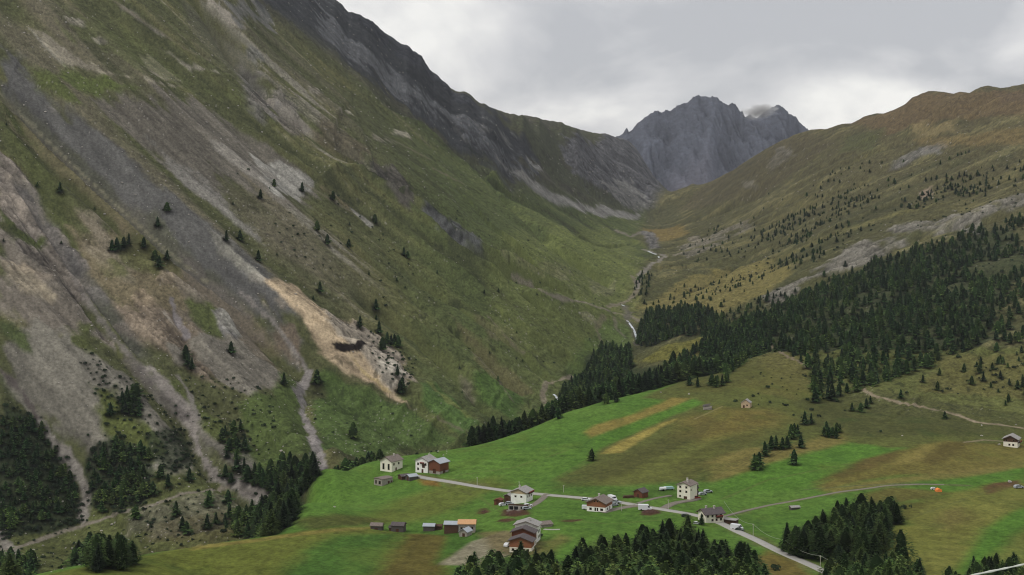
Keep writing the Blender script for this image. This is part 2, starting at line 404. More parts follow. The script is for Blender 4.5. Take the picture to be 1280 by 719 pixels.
region([(285,310),(310,325),(325,345),(300,335)], (120,116,108), 3, 7, 6, a=0.9, tex='scree')
region([(265,290),(290,300),(300,330),(275,318)], (112,108,100), 3, 7, 6, a=0.7, tex='scree')
region([(330,95),(380,130),(440,170),(430,178),(370,140)], (90,86,74), 6, 10, 8, a=0.7, tex='rock')
region([(335,120),(350,112),(372,135),(380,160),(350,150)], (96,90,84), 4, 8, 5, a=0.9, tex='rock')
region([(300,85),(320,95),(345,130),(330,160),(305,140)], (86,82,80), 6, 10, 5, a=0.8, tex='rock')
# green shoulders
region([(0,128),(30,152),(75,235),(112,300),(152,352),(135,385),(92,335),(60,272),(20,200),(0,180)], (66,70,38), 6, 10, 8)
region([(25,75),(70,95),(110,135),(90,125),(50,110)], (70,76,38), 6, 9, 6)
region([(60,90),(120,92),(180,110),(170,118),(100,115)], (74,82,40), 5, 8, 6)
region([(80,10),(160,40),(250,105),(310,118),(312,140),(240,112),(150,75),(90,50)], (74,78,44), 8, 12, 12, a=0.7)
# rocky far-left
region([(0,190),(30,215),(48,260),(85,318),(125,395),(150,432),(110,420),(60,370),(0,300)], (94, 86, 80), 5, 12, 6, tex='rock')
region([(0,235),(30,262),(22,290),(0,278)], (110,100,92), 4, 8, 3, tex='rock')
region([(0,262),(22,285),(58,300),(50,316),(18,302),(0,282)], (62,68,36), 3, 6, 4)
region([(0,305),(60,330),(110,380),(130,430),(60,410),(0,380)], (96,88,80), 6, 12, 8, tex='scree')
region([(0,330),(40,342),(70,372),(30,368)], (108,98,84), 3, 8, 2, tex='rock')
region([(92,268),(150,272),(290,385),(345,440),(340,482),(290,472),(230,432),(180,402),(130,350)], (96,86,66), 8, 14, 10)
region([(95,268),(130,266),(150,300),(175,340),(160,345),(120,310)], (112,102,88), 6, 9, 6, a=0.8)
region([(130,290),(200,280),(240,330),(200,350),(150,335)], (72,74,40), 6, 12, 8, a=0.8)
region([(230,330),(290,380),(330,420),(340,480),(300,490),(250,440),(220,390)], (92, 83, 72), 6, 12, 9, tex='scree')
region([(120,395),(215,385),(260,430),(300,480),(250,480),(180,440)], (96, 84, 72), 8, 14, 8, tex='rock')
region([(225,372),(262,378),(288,405),(290,425),(262,420),(240,400)], (68,74,40), 3, 8, 4)
region([(272,388),(290,400),(294,425),(280,422)], (100,96,94), 2, 7, 3, tex='rock')
region([(310,350),(330,372),(360,405),(365,430),(340,400)], (82,78,48), 3, 6, 5)
# great scree aprons
region([(0,418),(20,425),(48,408),(75,418),(115,440),(122,452),(150,455),(175,478),(205,520),(245,558),(240,600),(190,602),(150,590),(108,588),(95,560),(0,492)], (97, 92, 84), 3, 9, 6, tex='scree')
region([(0,405),(30,420),(32,436),(0,420)], (60,68,38), 3, 5, 5)
region([(92,398),(118,410),(120,440),(100,430)], (66,70,38), 3, 7, 5)
region([(238,425),(262,420),(300,430),(335,455),(352,470),(345,485),(312,497),(268,475),(245,452)], (97, 91, 83), 3, 8, 5, tex='scree')
region([(205,430),(238,440),(242,462),(222,466),(205,450)], (98, 92, 84), 3, 8, 4, tex='scree')
region([(150,440),(200,470),(240,500),(285,540),(320,560),(330,600),(290,600),(250,560),(200,500)], (94, 89, 82), 4, 10, 6, tex='scree')
region([(0,470),(40,520),(85,560),(95,600),(0,600)], (60,64,40), 4, 10, 2)
region([(110,480),(140,485),(175,530),(200,560),(170,575),(135,530)], (70,76,36), 4, 12, 4)
region([(195,475),(222,470),(245,500),(280,530),(300,560),(270,545),(235,515)], (68,74,38), 3, 10, 4)
region([(300,500),(372,470),(378,520),(395,570),(330,590),(300,560)], (66,78,38), 4, 9, 4)
region([(0,600),(100,615),(240,585),(330,610),(380,625),(340,668),(200,688),(60,716),(0,719)], (70,74,40), 5, 12, 0, zone=1-plateau)
region([(160,640),(230,620),(300,615),(340,640),(280,660),(200,670),(165,665)], (80,76,66), 4, 14, 2, a=0.6, tex='rock', zone=1-plateau)
region([(185,655),(320,630),(350,640),(335,668),(250,675),(190,680)], (72,64,44), 6, 10, 0, a=0.5, zone=1-plateau)
UG = (42, 50, 32)
region([(0,505),(20,508),(52,518),(60,545),(82,572),(100,610),(104,650),(75,668),(30,668),(0,675)], UG, 2, 8, 0, a=0.9)
region([(104,575),(120,555),(150,545),(182,560),(188,600),(182,632),(150,640),(112,634)], UG, 2, 8, 0, a=0.85)
region([(146,505),(165,488),(180,505),(178,524),(152,524)], UG, 2, 6, 0, a=0.85)
region([(180,545),(225,535),(243,560),(250,590),(215,594),(192,570)], UG, 2, 8, 0, a=0.8)
region([(275,590),(330,585),(398,590),(385,612),(365,655),(338,670),(300,660),(310,625)], UG, 3, 8, 0, a=0.7)
# landslide
region([(332,352),(360,350),(378,362),(402,385),(432,398),(470,420),(505,448),(512,470),(492,492),(512,509),(478,492),(440,472),(398,444),(382,422),(378,395),(358,375)], (150, 130, 106), 3, 6, 3, tex='scree')
region([(395,380),(432,398),(472,422),(505,448),(510,472),(488,490),(455,445),(425,420)], (116, 106, 95), 3, 8, 4, tex='rock')
region([(345,395),(375,400),(380,430),(384,460),(362,450),(340,420)], (92,80,68), 3, 7, 4)
region([(330,380),(345,395),(372,440),(378,470),(370,455),(345,415)], (112,104,96), 1.5, 6, 2, tex='rock')
region([(413,427),(424,427),(444,431),(470,434),(452,440),(432,441),(419,437)], (26,20,17), 0.8, 1.2, 0)  # shade inside the hollow, painted as near-black ground over a shallow dip
region([(436,440),(446,452),(466,472),(490,492),(478,488),(452,466)], (150, 130, 86), 1, 2, 0, a=0.7)
region([(470,455),(490,450),(505,468),(490,485),(472,478)], (124, 116, 106), 2, 8, 0, a=0.8, tex='rock')
region([(402,455),(440,478),(500,505),(560,545),(590,552),(500,565),(430,570),(398,560),(390,500)], (64,80,38), 4, 6, 3)
region([(500,495),(560,540),(600,548),(560,520)], (76,82,42), 4, 6, 3, a=0.8)
region([(527,478),(545,478),(600,530),(580,540),(530,505)], (58,82,36), 3, 3, 0, a=0.8)
region([(532,476),(540,476),(565,500),(590,522),(583,522),(556,502)], (84,92,46), 1.5, 1.5, 0)
region([(590,470),(620,475),(660,500),(640,525),(600,500)], (60,84,34), 5, 6, 0, a=0.8)
region([(575,470),(590,478),(592,500),(582,498)], (92,86,72), 3, 5, 0, a=0.7, tex='rock')
# small crags breaking the turf
for (a, b, w_, h_, c_) in ((95,28,22,9,(104,98,88)),(125,52,20,8,(110,104,92)),(70,140,16,10,(88,84,80)),(330,128,24,20,(92,86,80)),(365,160,22,16,(80,74,68)),(318,70,18,14,(84,82,78)),(500,168,22,8,(110,104,92)),(395,115,18,7,(104,98,88)),(430,140,16,6,(104,98,88)),(545,150,14,6,(96,92,84)),(470,215,18,16,(58,55,50)),(490,232,20,20,(52,50,46)),(505,252,14,12,(60,56,50)),(600,185,16,6,(100,96,88)),(20,225,22,18,(112,102,92)),(42,262,20,16,(104,94,86)),(30,335,34,14,(112,100,86)),(60,350,26,12,(98,88,78)),(92,325,16,18,(86,80,78)),(120,372,18,16,(92,86,80)),(150,405,18,18,(100,92,84)),(180,375,20,16,(108,94,78)),(205,350,18,14,(100,88,74)),(245,372,16,14,(92,84,74)),(285,405,16,20,(108,104,98)),(320,350,16,14,(118,112,104)),(352,385,14,20,(96,88,80)),(395,400,12,14,(140,120,96)),(490,462,22,18,(142,134,124)),(475,445,18,14,(128,118,108)),(640,320,20,12,(84,78,66)),(700,345,18,10,(88,82,70)),(735,398,14,10,(92,86,74)),(620,420,18,12,(84,78,62)),(980,190,24,10,(96,94,92)),(935,232,18,10,(92,90,84)),(1160,188,30,8,(84,82,80)),(1215,290,30,12,(92,90,86)),(1090,312,30,12,(104,98,92)),(1040,335,26,10,(88,82,76)),(870,300,24,8,(96,90,80))):
    region([(a - w_ * .5, b - h_ * .45), (a, b - h_ * .6), (a + w_ * .45, b - h_ * .1), (a + w_ * .6, b + h_ * .5), (a, b + h_ * .35), (a - w_ * .4, b + h_ * .1)], c_, 2.5, 8, 2, a=0.85, tex='rock')
# side valley walls
region([(462,200),(490,205),(515,235),(512,262),(485,232)], (64,60,54), 4, 8, 4, tex='rock')
region([(535,262),(560,270),(600,300),(600,318),(570,300),(548,282)], (72,72,72), 4, 7, 5, tex='rock')
region([(400,150),(450,178),(470,200),(440,200),(400,180)], (76,68,52), 5, 9, 5, a=0.8)
region([(450,165),(475,170),(500,182),(470,178)], (104,98,84), 3, 6, 4, a=0.8, tex='scree')
region([(560,300),(620,330),(640,345),(600,345),(560,318)], (58,62,38), 5, 9, 5, a=0.8)
region([(600,395),(640,410),(650,430),(610,425)], (80,76,52), 4, 8, 3, a=0.7)
region([(560,390),(600,430),(640,465),(660,490),(640,490),(600,455)], (84,78,52), 4, 7, 5, a=0.7)
region([(640,330),(700,330),(760,340),(740,300),(660,300)], (74,84,40), 8, 10, 3, a=0.6)
region([(650,330),(700,328),(720,345),(680,345)], (80,74,60), 3, 7, 2, a=0.6, tex='rock')
region([(735,350),(770,350),(765,370),(740,368)], (92,86,74), 2, 6, 0, a=0.6, tex='rock')
# back mountain
bz = back
region([(320,0),(300,-60),(430,2),(500,44),(560,102),(600,132),(650,150),(690,190),(640,226),(560,176),(500,128),(400,60)], (50,51,54), 6, 12, 14, zone=bz, tex='scree')
region([(400,10),(470,75),(540,130),(610,158),(600,170),(560,150),(480,100),(400,45)], (80,80,84), 6, 12, 14, zone=bz, a=0.85, tex='scree')
region([(560,150),(640,165),(640,182),(580,170)], (92,90,90), 6, 12, 14, zone=bz, a=0.7, tex='scree')
region([(425,2),(500,44),(560,102),(600,132),(580,132),(500,70),(440,25)], (44,45,50), 6, 12, 8, zone=bz, tex='rock')
region([(560,145),(600,165),(640,195),(680,220),(660,232),(600,195)], (66,66,70), 6, 14, 8, zone=bz, tex='rock')
region([(610,140),(700,157),(768,172),(740,190),(700,185),(660,180)], (60,60,42), 8, 14, 8, zone=bz)
region([(640,150),(730,165),(700,200),(760,240),(800,262),(760,262),(690,225)], (60,62,44), 8, 14, 8, zone=bz)
region([(700,180),(768,172),(800,190),(818,222),(838,250),(812,262),(790,262),(750,240),(715,215)], (66,65,68), 8, 14, 12, zone=bz, tex='rock')
region([(745,222),(790,225),(815,262),(800,266),(770,250)], (104,102,100), 8, 12, 16, zone=bz, a=0.6, tex='scree')
region([(655,188),(668,200),(680,215),(672,214),(660,202)], (100,98,98), 5, 10, 5, zone=bz, tex='rock')
region([(620,196),(650,212),(690,240),(740,258),(800,268),(800,274),(740,266),(690,254),(640,218)], (108,105,103), 6, 6, 4, tex='scree')
# valley floor and right slope
region([(640,290),(760,285),(795,300),(800,380),(745,455),(690,480),(630,430),(600,350)], (86,92,46), 14, 20, 4, a=0.5)
region([(805,285),(850,280),(860,292),(830,302),(812,300)], (98,84,46), 10, 14, 0, a=0.9)
region([(812,262),(845,252),(850,275),(815,282)], (64,64,42), 10, 14, 0, a=0.8)
region([(800,385),(860,345),(960,325),(990,340),(960,365),(900,395),(850,392)], (98,90,50), 8, 18, 0, a=0.8)
region([(960,330),(1060,290),(1120,270),(1200,250),(1130,262),(1040,290)], (88,84,50), 10, 20, 4, a=0.7)
region([(835,318),(862,303),(930,277),(945,283),(905,302),(860,325)], (82, 78, 70), 6, 22, 3, a=0.85, brk=-0.2, tex='rock')
region([(800,290),(815,290),(825,310),(812,312)], (80,78,78), 6, 8, 0, tex='rock')
region([(948,372),(1000,350),(1050,315),(1100,290),(1150,276),(1200,268),(1240,255),(1280,240),(1300,250),(1240,278),(1180,292),(1120,312),(1080,332),(1010,352),(965,388)], (84, 81, 76), 7, 26, 4, brk=-0.2, tex='rock')
region([(1110,215),(1130,195),(1165,182),(1185,184),(1150,195),(1130,210)], (78,76,74), 8, 10, 4, a=0.9, tex='rock')
region([(1150,240),(1165,232),(1165,245),(1153,250)], (112,98,86), 4, 5, 0, a=0.9)
region([(960,200),(990,180),(985,200),(965,212)], (92,90,88), 8, 14, 0, a=0.7, tex='rock')
region([(1245,115),(1300,112),(1300,128),(1250,125)], (66,62,58), 8, 10, 0, a=0.8)
region([(1060,150),(1140,118),(1280,112),(1300,140),(1180,150),(1100,170)], (84,68,48), 12, 20, 0, a=0.7)
region([(1060,170),(1110,160),(1090,190),(1050,190)], (60,64,38), 12, 20, 0, a=0.7)
region([(900,200),(1010,165),(1040,180),(960,240),(880,260),(850,262)], (66,60,44), 12, 20, 0, a=0.6)
region([(1130,160),(1190,150),(1200,165),(1150,170)], (104,92,62), 10, 16, 0, a=0.7)
region([(1140,175),(1280,160),(1280,180),(1180,185)], (92,78,48), 10, 18, 0, a=0.7)
region([(780,450),(800,452),(830,432),(895,418),(902,438),(860,448),(800,452)], (86,84,38), 4, 4, 0)
region([(700,460),(760,400),(790,410),(770,450),(730,480)], (66,82,38), 6, 10, 0, a=0.7)
# lower heath above the meadows
region([(905,470),(905,420),(960,395),(1010,370),(1060,345),(1100,325),(1180,305),(1260,285),(1290,330),(1240,400),(1235,425),(1200,445),(1150,462),(1110,478),(1075,490),(1030,505),(1012,505),(1018,475),(990,445),(955,440)], (44,52,33), 6, 18, 0, a=0.8)
region([(600,553),(700,519),(800,490),(900,463),(955,440),(905,410),(870,455),(800,462),(745,440),(715,480),(690,510),(640,540)], (44,52,33), 3, 4, 0, a=0.85, zone=1-plateau)
HE = (75,79,40)
region([(802,498),(850,477),(900,465),(958,440),(1060,440),(1460,430),(1460,585),(1280,575),(1180,560),(1110,560),(1060,553),(1000,575),(940,590),(900,604),(860,602),(800,606),(700,610),(694,600),(735,578),(748,560),(800,537),(850,512),(880,505)], HE, 3, 5, 0)
region([(1000,500),(1100,490),(1280,520),(1280,545),(1150,545),(1060,545),(1010,530)], (62,64,36), 6, 14, 0, a=0.8)
region([(960,440),(1010,440),(1020,480),(990,500),(940,490),(900,480)], (84,80,42), 6, 14, 0, a=0.8)
region([(1170,445),(1280,440),(1280,500),(1150,490)], (80,76,40), 6, 16, 0, a=0.7)
region([(850,480),(900,466),(950,448),(960,470),(900,490),(860,490)], (74,74,38), 5, 8, 0)
region([(728,541),(745,531),(790,519),(838,497),(862,498),(832,513),(770,536),(738,548)], (112,98,50), 2, 3, 0)
region([(736,552),(770,538),(835,513),(866,499),(878,503),(850,516),(800,537),(760,556),(742,565)], (66, 100, 34), 2, 3, 0)
region([(752,567),(776,551),(830,528),(845,524),(816,540),(776,566)], (124,110,56), 1.5, 2, 0)
region([(858,522),(900,511),(970,512),(978,528),(930,550),(880,556),(850,545)], (102, 84, 44), 8, 10, 0, a=0.6)
region([(745,585),(800,560),(850,540),(880,530),(900,520),(880,545),(840,570),(790,592),(760,602),(735,598)], (66, 64, 34), 5, 6, 0, a=0.6)
region([(700,608),(760,600),(830,570),(880,548),(950,535),(900,570),(860,600),(790,606)], (90, 92, 44), 5, 8, 0, a=0.6)
region([(838,585),(900,548),(950,540),(930,565),(880,590),(850,602)], (70,70,36), 3, 5, 0, a=0.8)
region([(880,578),(930,562),(965,560),(1000,555),(1050,535),(1060,553),(1000,573),(940,590),(890,600)], (104,94,52), 3, 5, 0, a=0.9)
region([(895,604),(960,580),(1050,556),(1085,556),(1112,562),(1085,578),(1030,600),(990,612),(925,614),(900,612)], (66, 100, 34), 2.5, 4, 0)
region([(1018,608),(1060,590),(1090,574),(1135,560),(1180,552),(1290,556),(1290,580),(1200,592),(1130,594),(1080,602),(1032,613)], (92,84,42), 3, 4, 0)
region([(1018,603),(1080,574),(1125,562),(1110,578),(1060,596)], (78,66,36), 2.5, 3, 0, a=0.9)
region([(1145,575),(1180,553),(1215,552),(1190,572),(1165,582)], (76,66,34), 3, 3, 0, a=0.8)
region([(1120,580),(1150,560),(1175,553),(1150,575)], (112,100,54), 3, 3, 0, a=0.8)
region([(1035,612),(1090,600),(1150,592),(1230,586),(1290,572),(1290,586),(1210,597),(1150,602),(1080,612),(1040,618)], (106,94,52), 3, 4, 0, a=0.85)
region([(1130,612),(1180,602),(1240,592),(1290,582),(1290,602),(1230,607),(1190,616),(1150,617)], (66, 100, 34), 2, 3, 0)
region([(1070,618),(1110,608),(1160,612),(1200,617),(1150,625),(1110,632),(1080,628)], (84,80,40), 3, 4, 0)
region([(1100,640),(1150,628),(1200,615),(1245,603),(1300,606),(1300,640),(1240,660),(1215,690),(1192,725),(1090,725),(1060,700),(1075,670),(1130,655)], (94, 94, 44), 4, 7, 0)
region([(1060,650),(1130,628),(1180,618),(1150,640),(1110,662),(1080,668)], (80,78,38), 3, 5, 0, a=0.8)
region([(1170,640),(1200,635),(1220,650),(1190,665),(1170,660)], (88,72,46), 4, 8, 0, a=0.5)
region([(1300,628),(1262,642),(1235,660),(1215,690),(1197,716),(1235,705),(1262,672),(1300,655)], (66, 100, 34), 2, 2, 0)
region([(1300,655),(1262,672),(1235,705),(1240,725),(1300,725)], (86,92,42), 3, 4, 0)
region([(1228,610),(1240,604),(1275,600),(1275,606),(1255,612),(1235,618)], (82,60,42), 1.5, 2, 0)
# left and lower meadows
region([(55,719),(200,690),(340,670),(400,660),(470,662),(505,664),(470,725),(40,725)], (82,88,36), 3, 5, 0)
region([(380,688),(420,670),(503,665),(470,725),(340,725)], (58,88,34), 4, 5, 0)
region([(225,686),(340,670),(420,660),(470,658),(470,662),(420,665),(340,675),(240,688)], (112,100,52), 1.5, 2, 0, a=0.8)
region([(505,666),(568,668),(556,725),(465,725)], (80, 72, 34), 3, 5, 0)
region([(505,664),(600,664),(620,672),(570,690),(545,706),(550,690),(560,670)], (56,86,32), 2, 3, 0)
region([(438,654),(500,625),(560,605),(620,598),(640,606),(600,620),(560,640),(500,655)], (82,88,38), 5, 6, 0, a=0.85)
region([(370,650),(430,644),(480,648),(470,655),(380,664)], (66,64,34), 3, 5, 0, a=0.8)
region([(522,594),(545,598),(550,608),(530,606)], (110,72,36), 1.5, 3, 0, a=0.8)
region([(548,706),(590,677),(630,664),(652,668),(645,692),(600,708)], (112,105,96), 1.2, 1.5, 0)
region([(600,666),(640,664),(660,672),(680,678),(676,694),(640,696),(620,690)], (94,82,58), 2, 3, 0, a=0.8)
region([(670,690),(700,668),(712,672),(690,695),(675,708),(655,705)], (90,80,48), 2, 3, 0, a=0.7)
region([(935,700),(960,688),(1000,700),(1020,719),(940,725)], (94,82,42), 2, 5, 0)
region([(680,600),(740,610),(800,612),(860,612),(850,622),(760,622),(690,612)], (58,84,34), 3, 5, 0, a=0.6)
for (a, b, c, d) in ((626,637,662,645),(596,636,612,642),(800,636,826,644),(622,649,645,652),(700,650,730,652)):
    region([(a,d),(a+4,b),(c-4,b-1),(c,d-2),((a+c)/2,d+1)], (70,48,38), 0.8, 1.0, 0)
# broad mottling everywhere, then loose stones
ZZ = Z + 0.4 * WY
addc(CRM * 0.8 * (GX > 345), (46, 51, 33)); addc(np.clip(CRM * 1.2, 0, .62) * (GX < 345), (72, 70, 70))  # shade painted dark beyond the spur crests; grey debris in the left gully
N4 = fbm(WX / 4.5, ZZ / 3.2, 3, 24, 0.85); NS = fbm(WX / 11, ZZ / 8, 4, 25, 0.8)
HF1 = vn(WX / 1.9, ZZ / 1.5, 81) * 2 - 1; HF2 = vn(WX / 4.2, ZZ / 3.0, 82) * 2 - 1; salt = rng.normal(size=GX.shape)
nb = 1 - plateau
stp = np.minimum(1, 2.2 / (np.abs(np.gradient(Pf, axis=0)) + 1e-3)) ** 1.3
HF1 *= stp; HF2 *= np.sqrt(stp); N4 *= stp; salt *= stp
C *= (1 + (0.10 * N2 + 0.08 * N3) * (1 - 0.7 * SCR) + (0.26 * N4 + 0.12 * NS + 0.30 * HF1 + 0.18 * HF2 + 0.12 * salt) * nb * (1 - 0.35 * SCR) + plateau * (0.15 * HF1 + 0.13 * HF2 + 0.10 * N4 + 0.10 * NS + 0.05 * salt))[..., None].clip(0.4, 1.9)
C *= (1 + (0.035 * K4 + 0.04 * K3 + 0.05 * K2) * (rough + 0.45 * right * nb))[..., None].clip(0.5, 1.7)
# mown swathes and old terraces across the meadow
sw = np.sin((WX * 0.35 + WY * 0.94 + 6 * fbm(WX / 60, WY / 60, 2, 95)) / 1.9) * sst(-0.1, 0.4, fbm(WX / 70, WY / 70, 2, 96))
C *= (1 + 0.085 * sw * plateau)[..., None]
pb = sst(0.15, 0.75, fbm(WX / 28, WY / 40, 4, 97)); addc(plateau * pb * 0.32, (92, 98, 42)); pb = sst(0.2, 0.7, fbm(WX / 18, WY / 26, 4, 98)); addc(plateau * pb * 0.3, (40, 68, 28))
C *= (1.0 + 0.16 * nb - 0.02 * left)[..., None]; C *= (1 - left[..., None] * np.array([0.055, 0.035, 0.0])); C *= np.array([1.23, 1.23, 1.13], np.float32); C *= 1 + plateau[..., None] * np.array([0.04, 0.07, -0.08])
# relief of the bare rock
Z += RK * (R2 * 2.6 + N3 * 1.0 + K4 * 0.35) * nb
refresh()
grid_n = rng.random(GX.shape)
st = left * 0.022 * sst(-0.1, 0.7, N2 + 0.5 * N1 + 0.4 * NT) + right * 0.008 * sst(0, .5, N2)
m = (grid_n < st * (stp > 0.8)).astype(np.float32)
addc(m * 0.42 * (1 - plateau), (168, 162, 152))
# thin scrub dots on turf
dk = (vn(WX / 4.5, WY / 6.0, 91) > 0.86) & (vn(WX / 60, WY / 60, 92) > 0.5)
addc(dk * 0.55 * np.clip(left * sst(250, 500, GX) + right, 0, 1) * (GD < 3000), (36, 42, 26))

def linepaint(pts, w, col, a=1.0, fe=0.5, rag=0.3, zone=None):
    sl, d, side, arc, s = dline(pathxy(pts, 8), w * 2 + 3)
    d = d + rag * w * (N3[sl] + 0.5 * fbm(WX[sl] / 3, WY[sl] / 3, 2, 55))
    w = w * (0.6 + 0.8 * vn(arc / 22.0, arc * 0 + w, 61)) if w > 3.3 else w
    mk = 1 - sst(w * 0.5 * (1 - fe), w * 0.5 * (1 + fe), d)
    if zone is not None: mk = mk * zone[sl]
    tx = 1 + (0.5 * (vn(WX[sl] / 2.2, ZZ[sl] / 1.8, 62) - .5) + 0.5 * (vn(WX[sl] / 5, ZZ[sl] / 4, 63) - .5)) * (w > 3.3)
    mm = np.clip(mk * a, 0, 1)[..., None]; C[sl] = C[sl] * (1 - mm) + lin(col).astype(np.float32) * tx[..., None] * mm
    return sl, d
# stony beds of the torrents
linepaint([(300,365),(340,400),(358,425),(378,452),(386,470)], 4, (120,114,108), 0.9, 0.6, 0.5)
linepaint([(386,466),(374,492),(380,520),(392,550),(402,585)], 6.5, (128,122,118), 1, 0.4, 0.5)
linepaint([(60,295),(85,335),(115,385),(145,425),(190,475),(228,510)], 4, (112,106,100), 0.8, 0.6, 0.6)
linepaint([(222,470),(236,490),(246,520)], 3, (120,114,108), 0.8, 0.5, 0.6)
linepaint([(190,462),(228,505),(240,535),(252,570),(270,596),(310,612),(350,635)], 6, (128,121,114), 0.95, 0.5, 0.5)
linepaint([(160,450),(200,500),(232,522)], 6, (92,86,82), 0.8, 0.6, 0.5)
linepaint([(0,462),(30,492),(50,530)], 4, (84,76,72), 0.9, 0.5, 0.5)
linepaint([(50,530),(75,560),(98,592),(108,618),(104,655)], 5, (122,116,108), 0.95, 0.5, 0.5)
linepaint([(0,665),(12,690),(20,719)], 9, (122,116,108), 0.9, 0.5, 0.5)
linepaint([(213,372),(220,400),(232,418)], 5, (122,116,116), 0.9, 0.5, 0.5)
linepaint([(205,390),(222,412)], 3, (150,140,126), 0.9, 0.5, 0.5)
linepaint([(300,612),(330,618),(360,640)], 5, (98, 92, 85), 0.8, 0.5, 0.5)
linepaint([(0,117),(60,177),(150,261),(215,319),(260,354)], 1.6, (124,120,96), 0.8, 0.6, 0.4)  # pale line along the spur crest, not a torrent bed
linepaint([(28,225),(45,250),(55,280)], 2.5, (118,112,100), 0.8, 0.5, 0.4)
for pts in ([(140,0),(230,60),(260,75)],[(200,20),(232,50)],[(300,215),(345,255)],[(380,230),(440,265)],[(540,210),(580,230)],[(480,170),(540,200)],[(610,395),(640,430),(655,440)],[(590,440),(620,470),(640,500)],[(540,520),(600,548)],[(480,130),(540,185)]):
    linepaint(pts, 3.0, (112,104,84), 0.7, 0.7, 0.6)
# worn verges beside the road
for pts in ([(513,593.5),(560,602),(640,614.5),(720,622),(760,625.5),(800,632.5),(850,641),(872,645)],[(900,654),(945,675),(1005,703),(1060,730)]):
    linepaint(pts, 7.0, (104,102,62), 0.6, 0.8, 0.5)
linepaint([(903,646.5),(960,632),(1020,621),(1080,611.5),(1150,605.5),(1210,607)], 4.6, (96,98,56), 0.5, 0.8, 0.5)
for pts in ([(560,608),(600,622),(640,650)],[(700,650),(760,655),(830,650)],[(690,600),(760,560),(845,520)],[(900,625),(960,600),(1060,580)],[(500,625),(560,615),(620,612)],[(720,560),(640,585),(560,596)],[(1100,660),(1160,640),(1240,612)]):
    linepaint(pts, 1.6, (92,96,50), 0.4, 0.8, 0.5)
# footpaths and farm tracks
linepaint([(0,690),(30,682),(80,664),(120,652),(150,641),(190,632),(230,617),(255,614),(285,609)], 3.2, (122,114,100), 0.95, 0.4, 0.2)
linepaint([(715,470),(682,482),(678,490),(682,508)], 5.5, (128,118,98), 0.9, 0.4, 0.2)
linepaint([(640,345),(690,370),(730,378),(760,388),(790,396),(800,402)], 5, (122,114,98), 0.85, 0.5, 0.3)
linepaint([(760,384),(785,376),(795,365),(797,355),(790,345)], 8, (118,110,92), 0.85, 0.5, 0.2)
linepaint([(755,395),(745,410),(752,428),(757,440)], 6, (104,98,74), 0.8, 0.5, 0.2)
linepaint([(800,290),(790,296),(770,288)], 9, (120,112,100), 0.8, 0.6, 0.5)
linepaint([(803,312),(820,317),(831,321),(822,328),(812,333),(800,345),(796,360)], 9, (132,126,116), 0.85, 0.5, 0.5)
linepaint([(781,383),(786,392),(784,400),(790,410),(799,420),(796,430)], 10, (96,92,82), 0.8, 0.5, 0.5)
linepaint([(768,396),(770,410),(780,420)], 5, (112,106,88), 0.7, 0.5, 0.3)
linepaint([(965,432),(985,447),(1000,453),(1016,464)], 3, (126,112,92), 0.9, 0.4, 0.3)
linepaint([(1075,487),(1092,495),(1112,500),(1140,506),(1190,517),(1222,528),(1250,531),(1290,537)], 3.6, (138,124,100), 0.95, 0.4, 0.3)
linepaint([(1205,553),(1230,550),(1258,552)], 2.6, (128,116,88), 0.85, 0.4, 0.3)
linepaint([(1008,612),(1060,608),(1130,604),(1210,607)], 2.2, (88,92,62), 0.7, 0.4, 0.2)
linepaint([(903,508),(890,514),(868,524)], 1.5, (130,122,76), 0.7, 0.4, 0.2)
linepaint([(660,523),(640,530)], 2, (120,110,90), 0.4)
# ploughing-like terrace lines on the dry field
for k in range(7):
    linepaint([(880+k*12,590-k*2),(950+k*10,566-k*3)], 1.0, (70,66,36), 0.45, 0.6, 0.2)

